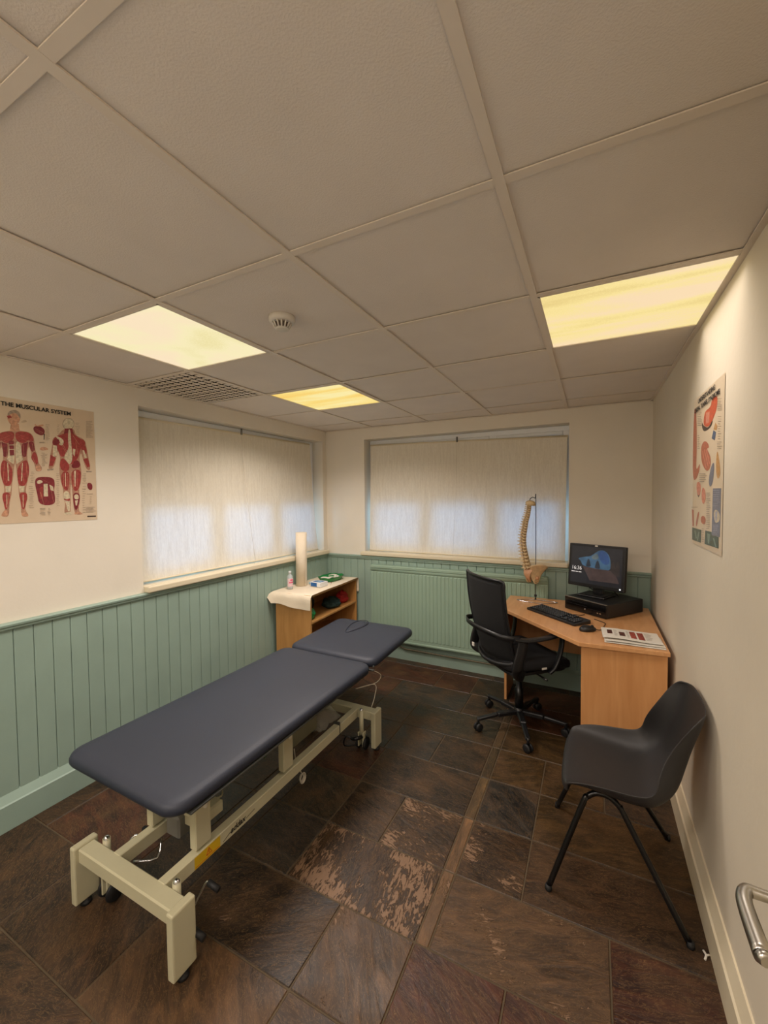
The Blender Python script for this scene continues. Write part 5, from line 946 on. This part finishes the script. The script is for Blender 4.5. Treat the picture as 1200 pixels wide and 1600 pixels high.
ARTR = [('or',[(1.897,1.961),(1.878,1.944),(1.888,1.907),(1.94,1.88),(1.967,1.868),(2.024,1.862),(2.088,1.881),(2.08,1.916),(2.05,1.934),(1.98,1.931),(1.955,1.962)]),('dark',[(2.123,1.905),(2.088,1.879),(2.004,1.856),(1.949,1.88),(1.939,1.868),(1.994,1.85),(2.097,1.854)]),('pink',[(2.049,1.924),(1.989,1.918),(1.996,1.877),(2.046,1.88)]),('arm',[(2.265,1.987),(2.221,1.968),(2.196,1.799),(2.212,1.696),(2.132,1.735),(2.141,1.7),(2.21,1.66),(2.269,1.67),(2.277,1.808)]),('arm',[(2.062,1.816),(2.0,1.797),(1.989,1.778),(2.029,1.782),(1.967,1.747),(1.956,1.715),(1.983,1.692),(2.032,1.692),(2.098,1.724),(2.123,1.766),(2.115,1.804)]),('pink',[(2.07,1.781),(2.059,1.78),(1.994,1.71),(2.003,1.708)]),('pink',[(2.102,1.777),(2.091,1.776),(2.023,1.704),(2.033,1.702)]),('pink',[(2.039,1.778),(2.028,1.777),(1.97,1.716),(1.979,1.714)]),('tan',[(1.903,1.863),(1.876,1.847),(1.883,1.832),(1.928,1.841)]),('blue',[(1.928,1.838),(1.891,1.826),(1.907,1.798),(1.953,1.811)]),('tan',[(1.87,1.766),(1.833,1.706),(1.822,1.672),(1.854,1.651),(1.881,1.675),(1.884,1.721)]),('bluegrey',[(1.946,1.714),(1.901,1.718),(1.923,1.641),(1.968,1.625),(1.99,1.655)]),('pink',[(2.185,1.656),(2.115,1.649),(2.112,1.607),(2.156,1.59),(2.194,1.621)]),('dark',[(2.194,1.621),(2.156,1.59),(2.112,1.607),(2.134,1.596),(2.156,1.585)]),('pink',[(2.091,1.633),(2.037,1.619),(2.024,1.581),(2.064,1.555),(2.099,1.58)]),('bluegrey',[(1.921,1.622),(1.811,1.621),(1.815,1.45),(1.927,1.447)]),('pale',[(1.906,1.535),(1.872,1.547),(1.821,1.533),(1.819,1.504),(1.885,1.493)]),('lilac',[(1.88,1.536),(1.854,1.539),(1.86,1.502),(1.877,1.503)]),('green',[(2.264,1.453),(2.089,1.454),(2.096,1.401),(2.26,1.398)]),('green',[(2.025,1.457),(1.928,1.459),(1.927,1.447),(1.831,1.449),(1.829,1.408),(2.032,1.403)]),('lgreen',[(2.218,1.442),(2.193,1.444),(2.167,1.413),(2.191,1.408)]),('lgreen',[(2.145,1.442),(2.122,1.444),(2.142,1.404),(2.166,1.405)]),('lgreen',[(1.994,1.449),(1.946,1.448),(1.962,1.41),(1.982,1.413)]),('lgreen',[(1.908,1.437),(1.89,1.439),(1.854,1.41),(1.871,1.408)]),('arm',[(2.277,1.533),(2.238,1.531),(2.232,1.461),(2.258,1.459)]),('arm',[(2.185,1.491),(2.152,1.528),(2.128,1.526),(2.171,1.465),(2.195,1.463)]),('arm',[(2.104,1.506),(2.061,1.516),(2.019,1.505),(2.027,1.484),(2.048,1.478),(2.103,1.485)]),('grey',[(2.196,1.958),(2.129,1.946),(2.129,1.944),(2.196,1.956)]),('grey',[(2.195,1.95),(2.123,1.938),(2.123,1.935),(2.195,1.948)]),('grey',[(2.195,1.942),(2.143,1.934),(2.143,1.932),(2.195,1.941)]),('grey',[(2.194,1.935),(2.131,1.924),(2.131,1.922),(2.194,1.933)]),('grey',[(2.194,1.927),(2.13,1.917),(2.13,1.915),(2.193,1.925)]),('grey',[(2.193,1.92),(2.115,1.908),(2.115,1.905),(2.193,1.918)]),('grey',[(2.192,1.912),(2.113,1.9),(2.113,1.898),(2.192,1.91)]),('grey',[(2.192,1.905),(2.13,1.895),(2.13,1.893),(2.192,1.903)]),('grey',[(2.191,1.897),(2.113,1.886),(2.113,1.883),(2.191,1.895)]),('grey',[(1.883,1.947),(1.822,1.934),(1.822,1.933),(1.883,1.945)]),('grey',[(1.882,1.941),(1.835,1.931),(1.835,1.93),(1.882,1.939)]),('grey',[(1.882,1.935),(1.83,1.925),(1.829,1.923),(1.882,1.933)]),('grey',[(1.882,1.929),(1.838,1.921),(1.838,1.919),(1.881,1.927)]),('grey',[(1.881,1.923),(1.82,1.911),(1.82,1.909),(1.881,1.921)]),('grey',[(1.881,1.917),(1.823,1.906),(1.823,1.904),(1.881,1.915)]),('grey',[(1.88,1.911),(1.817,1.9),(1.817,1.898),(1.88,1.909)]),('grey',[(1.88,1.905),(1.819,1.894),(1.819,1.892),(1.88,1.903)]),('grey',[(1.87,1.88),(1.827,1.873),(1.827,1.872),(1.87,1.879)]),('grey',[(1.869,1.871),(1.825,1.864),(1.825,1.863),(1.869,1.87)]),('grey',[(1.868,1.863),(1.828,1.856),(1.827,1.854),(1.868,1.861)]),('grey',[(1.868,1.854),(1.836,1.849),(1.836,1.847),(1.868,1.852)]),('grey',[(1.867,1.845),(1.826,1.839),(1.826,1.837),(1.867,1.843)]),('grey',[(1.867,1.836),(1.837,1.832),(1.836,1.83),(1.866,1.834)]),('grey',[(1.866,1.827),(1.833,1.822),(1.833,1.821),(1.866,1.825)]),('grey',[(1.865,1.818),(1.82,1.812),(1.82,1.81),(1.865,1.816)]),('grey',[(1.865,1.809),(1.834,1.805),(1.834,1.803),(1.865,1.807)]),('grey',[(1.864,1.8),(1.832,1.796),(1.832,1.794),(1.864,1.798)]),('grey',[(2.188,1.853),(2.158,1.849),(2.157,1.847),(2.188,1.851)]),('grey',[(2.187,1.844),(2.142,1.838),(2.142,1.836),(2.187,1.842)]),('grey',[(2.187,1.835),(2.155,1.831),(2.155,1.829),(2.186,1.833)]),('grey',[(2.186,1.826),(2.157,1.822),(2.157,1.82),(2.186,1.824)]),('grey',[(2.185,1.816),(2.141,1.812),(2.141,1.81),(2.185,1.814)]),('grey',[(2.184,1.807),(2.154,1.804),(2.154,1.802),(2.184,1.805)]),('grey',[(2.184,1.798),(2.14,1.794),(2.14,1.792),(2.184,1.796)]),('grey',[(2.287,1.578),(2.172,1.58),(2.172,1.578),(2.287,1.576)]),('grey',[(2.287,1.573),(2.163,1.575),(2.163,1.572),(2.286,1.571)]),('grey',[(2.286,1.567),(2.157,1.569),(2.157,1.567),(2.286,1.565)]),('grey',[(2.286,1.561),(2.175,1.564),(2.175,1.561),(2.286,1.559)]),('grey',[(2.285,1.555),(2.164,1.558),(2.164,1.556),(2.285,1.553)]),('grey',[(2.285,1.55),(2.202,1.552),(2.202,1.55),(2.285,1.548)]),('grey',[(2.284,1.544),(2.165,1.547),(2.164,1.545),(2.284,1.542)]),('grey',[(2.016,1.606),(1.961,1.606),(1.961,1.604),(2.016,1.604)]),('grey',[(2.015,1.599),(1.955,1.599),(1.955,1.597),(2.015,1.597)]),('grey',[(2.015,1.591),(1.971,1.592),(1.97,1.59),(2.015,1.59)]),('grey',[(2.014,1.584),(1.953,1.585),(1.953,1.583),(2.014,1.582)]),('grey',[(2.014,1.577),(1.948,1.578),(1.947,1.576),(2.014,1.575)]),('grey',[(2.013,1.57),(1.97,1.571),(1.97,1.569),(2.013,1.568)]),('grey',[(2.013,1.562),(1.963,1.564),(1.963,1.562),(2.013,1.561)]),('grey',[(2.012,1.555),(1.956,1.557),(1.956,1.555),(2.012,1.553)]),('grey',[(2.012,1.548),(1.948,1.55),(1.948,1.548),(2.012,1.546)]),('grey',[(2.011,1.541),(1.963,1.542),(1.963,1.54),(2.011,1.539)]),('grey',[(2.011,1.533),(1.965,1.535),(1.964,1.533),(2.01,1.532)]),('grey',[(2.01,1.526),(1.962,1.528),(1.962,1.526),(2.01,1.524)]),('grey',[(2.01,1.519),(1.952,1.522),(1.952,1.52),(2.009,1.517)]),('grey',[(2.009,1.512),(1.948,1.515),(1.948,1.513),(2.009,1.51)]),('grey',[(2.009,1.504),(1.957,1.507),(1.957,1.505),(2.008,1.503)]),('grey',[(2.008,1.497),(1.957,1.5),(1.957,1.498),(2.008,1.495)]),('grey',[(2.007,1.49),(1.956,1.493),(1.956,1.491),(2.007,1.488)]),('grey',[(2.007,1.483),(1.956,1.486),(1.956,1.484),(2.007,1.481)]),('grey',[(2.006,1.475),(1.954,1.479),(1.954,1.477),(2.006,1.474)]),('grey',[(2.006,1.468),(1.963,1.472),(1.962,1.47),(2.006,1.466)]),('grey',[(2.14,1.687),(2.036,1.683),(2.036,1.68),(2.14,1.685)]),('grey',[(2.14,1.679),(2.012,1.674),(2.012,1.672),(2.14,1.677)]),('grey',[(2.139,1.671),(2.039,1.668),(2.039,1.665),(2.139,1.669)]),('grey',[(2.139,1.663),(2.022,1.659),(2.022,1.657),(2.138,1.661)]),('grey',[(2.138,1.655),(2.05,1.653),(2.05,1.65),(2.138,1.653)]),('lilac',[(1.912,1.615),(1.829,1.615),(1.829,1.613),(1.912,1.613)]),('lilac',[(1.911,1.608),(1.827,1.608),(1.827,1.606),(1.911,1.606)]),('lilac',[(1.911,1.601),(1.829,1.601),(1.829,1.599),(1.911,1.599)]),('lilac',[(1.91,1.594),(1.834,1.594),(1.834,1.592),(1.91,1.592)]),('lilac',[(1.91,1.587),(1.835,1.587),(1.835,1.585),(1.91,1.585)]),('lilac',[(1.909,1.58),(1.829,1.581),(1.829,1.579),(1.909,1.578)]),('lilac',[(1.909,1.572),(1.819,1.574),(1.819,1.572),(1.909,1.571)]),('lilac',[(1.908,1.565),(1.846,1.567),(1.846,1.565),(1.908,1.564)]),('lilac',[(1.908,1.558),(1.847,1.56),(1.847,1.558),(1.908,1.557)]),('lilac',[(1.903,1.487),(1.834,1.492),(1.834,1.49),(1.903,1.486)]),('lilac',[(1.902,1.481),(1.828,1.486),(1.828,1.484),(1.902,1.479)]),('lilac',[(1.902,1.474),(1.84,1.479),(1.839,1.477),(1.902,1.473)]),('lilac',[(1.901,1.468),(1.841,1.473),(1.841,1.471),(1.901,1.466)]),('lilac',[(1.901,1.461),(1.833,1.467),(1.833,1.465),(1.901,1.459)]),('lilac',[(1.9,1.454),(1.848,1.459),(1.848,1.457),(1.9,1.453)]),('grey',[(2.079,1.46),(2.049,1.463),(2.048,1.461),(2.079,1.459)]),('grey',[(2.078,1.453),(2.049,1.455),(2.049,1.453),(2.078,1.451)]),('grey',[(2.078,1.446),(2.042,1.449),(2.042,1.447),(2.078,1.444)]),('grey',[(2.077,1.438),(2.046,1.441),(2.046,1.439),(2.077,1.436)]),('grey',[(2.077,1.431),(2.047,1.433),(2.047,1.432),(2.076,1.429)]),('grey',[(2.076,1.423),(2.039,1.427),(2.039,1.425),(2.076,1.421)]),('grey',[(2.075,1.416),(2.034,1.42),(2.034,1.418),(2.075,1.414)]),('grey',[(2.075,1.408),(2.044,1.412),(2.044,1.41),(2.075,1.407)]),('grey',[(1.872,1.789),(1.814,1.783),(1.814,1.781),(1.872,1.788)]),('grey',[(1.871,1.782),(1.821,1.776),(1.821,1.775),(1.871,1.78)]),('grey',[(1.871,1.774),(1.809,1.768),(1.809,1.766),(1.871,1.772)]),('grey',[(1.87,1.766),(1.815,1.761),(1.815,1.759),(1.87,1.765)])]
poster('muscular system anatomy poster with two red standing figures on the left wall', XL, 1, .885, 1.374, 1.490, 2.108, PB, ARTL, [('THE MUSCULAR SYSTEM', .955, 2.066, .0285, .97, 0)], None)
poster('carpal tunnel syndrome anatomy poster with hand drawings on the right wall', XR, -1, 1.790, 2.265, 1.385, 2.015, PB2, ARTR, [('UNDERSTANDING', 2.178, 1.985, .026, 1.25, 0), ('CARPAL TUNNEL SYNDROME', 2.246, 1.955, .026, 1.16, 0)], None)

# ------------------------------------------------------------------ swivel office chair
OX, OY, OA = -.445, 2.925, math.radians(43)
t = thing('office_chair', 'black mesh back swivel office chair with armrests at the desk', 'office chair', (OX, OY, 0), OA)
# five star base, first spoke angles in the chair's own frame
angs = [math.radians(a) for a in (174, 246, 318, 30, 102)]
bm = B(); lathe(bm, [(.0, .075), (.032, .078), (.036, .10), (.03, .135), (0, .14)], n=20); mk('hub', bm, BLACKP, t)
for a in angs:
    bm = B(); c, s_ = math.cos(a), math.sin(a); P_ = [(.02*c, .02*s_, .105), (.16*c, .16*s_, .100), (.302*c, .302*s_, .082)]
    obox(bm, P_[0], P_[1], .040, .030, .006); obox(bm, P_[1], P_[2], .030, .022, .005); tube(bm, [(.300*c, .300*s_, .095), (.300*c, .300*s_, .045)], .009, 8); sp = mk('base_spoke', bm, BLACKP, t)
    bm = B(); an = a+1.1+2.0*random.random(); ax = Vector((math.cos(an), math.sin(an), 0)); c0 = Vector((.300*c, .300*s_, .0275))
    for q in (-1, 1): lathe(bm, [(0, -.007), (.022, -.007), (.0275, -.003), (.0275, .004), (.02, .009), (0, .009)], n=20, M=Matrix.Translation(c0+ax*q*.014) @ Matrix.Rotation(an, 4, 'Z') @ Matrix.Rotation(PI/2*q, 4, 'Y'))
    tube(bm, [c0-ax*.01, c0+ax*.01], .016, 12); mk('castor', bm, RUBBER, sp)
bm = B(); lathe(bm, [(.028, .13), (.028, .27), (.019, .275), (.019, .45)], n=20); mk('gas_lift', bm, BLACKM, t)
bm = B(); box(bm, -.10, .10, -.08, .08, .43, .468, .01); tube(bm, [(0, -.05, .445), (.02, -.20, .435), (.02, -.27, .435)], .006, 8); mk('tilt_mechanism', bm, BLACKM, t)
SH = .475
bm = B(); rg = []
def seatring(s, z):
    return [bm.verts.new((.015+(x)*s, y*s, z+.012*(abs(y)/.24)**2-(.030*max(0, x-.14)/.1 if x > .14 else 0))) for x, y in rrect(-.235, .25, -.245, .245, .09, 6)]
for s_, z in ((.90, SH), (.985, SH+.012), (1.0, SH+.035), (.985, SH+.055), (.93, SH+.066), (.7, SH+.066), (.4, SH+.06)): rg.append(seatring(s_, z))
for a_, b_ in zip(rg, rg[1:]):
    for k in range(len(a_)): bm.faces.new((a_[k], a_[(k+1) % len(a_)], b_[(k+1) % len(a_)], b_[k])).smooth = True
bm.faces.new(rg[0][::-1]); bm.faces.new(rg[-1]); st = mk('seat', bm, SEATF, t)
bm = B(); box(bm, .00, .035, -.2475, -.2445, SH+.020, SH+.032); mk('care_tag', bm, PAPER, st, label='small white fabric tag')
bm = B(); prism(bm, rrect(-.20, .24, -.22, .22, .07, 5), SH-.016, SH+.002, .004); mk('seat_pan', bm, BLACKP, t)
# back: curved mesh in a frame
def backp(u, v):  # u -1..1 across, v 0..1 up
    w_ = .240-.008*v+(-.03*(1-v)**3); x = -.245-.075*v-.045*math.sin(PI*min(1, v*1.3))*0+.075*(abs(u)**2.2)*(1-.35*v)-.02*math.sin(PI*v)
    return Vector((x+.00, u*w_, .545+.522*v))
bm = B(); grid(bm, [[backp(-1+2*j/16, i/16) for j in range(17)] for i in range(17)], thick=.004); mk('back_mesh', bm, MESHF, t)
bm = B(); tube(bm, [backp(-1, v/10) for v in range(11)]+[backp(-1+2*k/10, 1.01) for k in range(1, 10)]+[backp(1, 1-v/10) for v in range(11)], .0115, 10, flat=.8, sm=2); mk('back_frame', bm, BLACKP, t)
bm = B(); tube(bm, [backp(-1, 0)+Vector((-.01, 0, 0)), backp(-.9, -.03)+Vector((-.02, 0, 0)), backp(-.5, -.06)+Vector((-.02, 0, 0)), backp(0, -.07)+Vector((-.02, 0, 0)), backp(.5, -.06)+Vector((-.02, 0, 0)), backp(.9, -.03)+Vector((-.02, 0, 0)), backp(1, 0)+Vector((-.01, 0, 0))], .013, 10, sm=3)
tube(bm, [backp(0, -.07), (-.22, 0, .48), (-.10, 0, .445)], .024, 10, sm=3, flat=.6); mk('back_bracket', bm, BLACKP, t)
# armrest band: runs round the back and forward along both sides
def band(y): return y
bm = B(); mid = [(-.165, -.262, .715), (-.262, -.238, .726), (-.318, -.14, .738), (-.336, 0, .742), (-.318, .14, .738), (-.262, .238, .726), (-.165, .262, .715)]
P_ = smooth_path(mid, 5); rows = [[p+Vector((0, 0, dz))+Vector((dx, 0, 0)) for dz, dx in ((-.018, 0), (.016, -.004), (.018, -.010), (-.016, -.008), (-.018, 0))] for p in P_]
grid(bm, rows); mk('lumbar_band', bm, BLACKP, t)
for q in (-1, 1):
    bm = B(); P_ = smooth_path([(-.215, q*.255, .717), (-.12, q*.268, .703), (.0, q*.272, .706), (.09, q*.268, .714), (.128, q*.262, .706), (.140, q*.258, .67), (.125, q*.255, .58), (.09, q*.25, .50), (.06, q*.235, .462)], 5); rows = []
    for i, p in enumerate(P_):
        t_ = (P_[min(i+1, len(P_)-1)]-P_[max(i-1, 0)]).normalized(); n_ = t_.cross(Vector((0, 1, 0))).normalized(); wd = .024 if i < 22 else .017
        rows.append([p+Vector((0, a_*wd, 0))+n_*b_*.009 for a_, b_ in ((-1, -.4), (-.8, -1), (.8, -1), (1, -.4), (1, .4), (.8, 1), (-.8, 1), (-1, .4), (-1, -.4))])
    grid(bm, rows); bm.faces.new([bm.verts.new(v) for v in rows[0][:-1]]); bm.faces.new([bm.verts.new(v) for v in rows[-1][:-1]]); ar = mk('armrest', bm, BLACKP, t)
    bm = B(); P_ = smooth_path([(-.15, q*.264, .708), (-.165, q*.268, .64), (-.19, q*.270, .56), (-.19, q*.262, .50), (-.12, q*.225, .462)], 5); rows = []
    for i, p in enumerate(P_):
        t_ = (P_[min(i+1, len(P_)-1)]-P_[max(i-1, 0)]).normalized(); n_ = t_.cross(Vector((0, 1, 0))).normalized(); wd = .036
        rows.append([p+n_*a_*wd+Vector((0, b_*.010, 0)) for a_, b_ in ((-1, -.4), (-.8, -1), (.8, -1), (1, -.4), (1, .4), (.8, 1), (-.8, 1), (-1, .4), (-1, -.4))])
    grid(bm, rows); bm.faces.new([bm.verts.new(v) for v in rows[-1][:-1]]); mk('arm_support', bm, BLACKP, ar)
bm = B(); box(bm, -.262, -.256, .16, .185, .535, .56); mk('care_tag', bm, PAPER, t, label='small white tag on the back frame')

# ------------------------------------------------------------------ black plastic shell chair
t = thing('shell_chair', 'black moulded plastic shell chair on splayed tube legs against the right wall', 'chair', (.12, 1.985, 0), PI)
prof = [(.228, .398), (.222, .425), (.200, .440), (.14, .440), (.06, .428), (-.02, .418), (-.085, .420), (-.130, .445), (-.158, .490), (-.178, .550), (-.196, .615), (-.214, .680), (-.232, .740), (-.246, .785), (-.252, .802)]
hw = [.200, .215, .228, .238, .246, .250, .250, .246, .238, .222, .206, .200, .202, .190, .150]
up = [.000, .004, .012, .034, .055, .066, .072, .070, .055, .034, .020, .012, .008, .004, .0]
fw = [0, 0, 0, 0, 0, 0, .012, .035, .058, .070, .066, .052, .036, .020, .008]
rows = []
for i, ((x, z), w_, u_, f_) in enumerate(zip(prof, hw, up, fw)):
    r = []
    for j in range(-8, 9):
        v = j/8; av = abs(v); e = max(0, (av-.45)/.55)**2.0
        zc = z+u_*e+(-.010*(1-av*av) if 2 <= i <= 6 else 0); xc = x+f_*e-(.0 if i < 8 else .018*(1-av*av))
        if i == len(prof)-1: zc -= .012*av**3
        if i == 0: xc -= .030*av**3; zc += .004*av
        if i == 1: xc -= .026*av**3
        r.append((xc, w_*(math.sin(v*PI/2*.93)/math.sin(PI/2*.93)), zc))
    rows.append(r)
bm = B(); grid(bm, rows, thick=.006); sh = mk('shell', bm, SHELLP, t, subd=2)
for q in (-1, 1):
    bm = B(); tube(bm, [(.272, q*.248, 0), (.150, q*.182, .345), (.128, q*.172, .385), (.095, q*.166, .405), (.05, q*.165, .402), (.015, q*.170, .375), (-.004, q*.176, .345), (-.205, q*.256, 0)], .0112, 12, sm=5)
    lg = mk('leg', bm, BLACKM, t)
    for x, y in ((.272, q*.248), (-.205, q*.256)):
        bm = B(); lathe(bm, [(0, 0), (.0120, 0), (.0128, .004), (.0125, .022), (0, .022)], (x-.004*math.copysign(1, x), y, 0), 14); mk('foot_cap', bm, RUBBER, lg)
bm = B(); tube(bm, [(.07, -.166, .405), (.07, .166, .405)], .010, 10); tube(bm, [(.11, -.168, .398), (-.06, -.11, .404)], .008, 8); tube(bm, [(.11, .168, .398), (-.06, .11, .404)], .008, 8); mk('cross_brace', bm, BLACKM, t)

# ------------------------------------------------------------------ open door with lever handle, just out of frame; its lever reaches in
root = struct('door_1')
bm = B(); box(bm, .322, .362, .16, 1.045, .01, 1.985, .003); mk('door_leaf', bm, CREAMP, root)
bm = B(); box(bm, .3185, .3215, .96, 1.01, .735, .915, .001); bp_ = mk('back_plate', bm, BRUSH, root)
bm = B(); P_ = smooth_path([(.320, .985, .845), (.285, .987, .845), (.268, .985, .845), (.259, .966, .843), (.257, .93, .840), (.257, .86, .838)], 5); tube(bm, P_, .0095, 16, r2=.0145)
tube(bm, [(.257, .861, .838), (.260, .852, .838)], .0145, 16, r2=.010); mk('door_handle', bm, BRUSH, root)
struct('trim_6', (lambda b_: (box(b_, XR-.014, XR-.0005, .10, .158, 0, 2.06, .003), box(b_, XR-.014, XR-.0005, -.72, -.66, 0, 2.06, .003), box(b_, XR-.014, XR-.0005, -.66, .10, 2.0, 2.06, .003), b_)[-1])(B()), CREAMP)
t = thing('fluff', 'small scrap of white fluff on the floor against the right skirting board', 'litter', (.362, 1.715, 0.001))
bm = B(); tube(bm, [(-.006, -.015, .003), (.0, 0, .007), (-.004, .018, .003)], .0035, 7, sm=3); tube(bm, [(0, 0, .006), (.012, .010, .003)], .003, 6); mk('scrap', bm, PAPER, t)
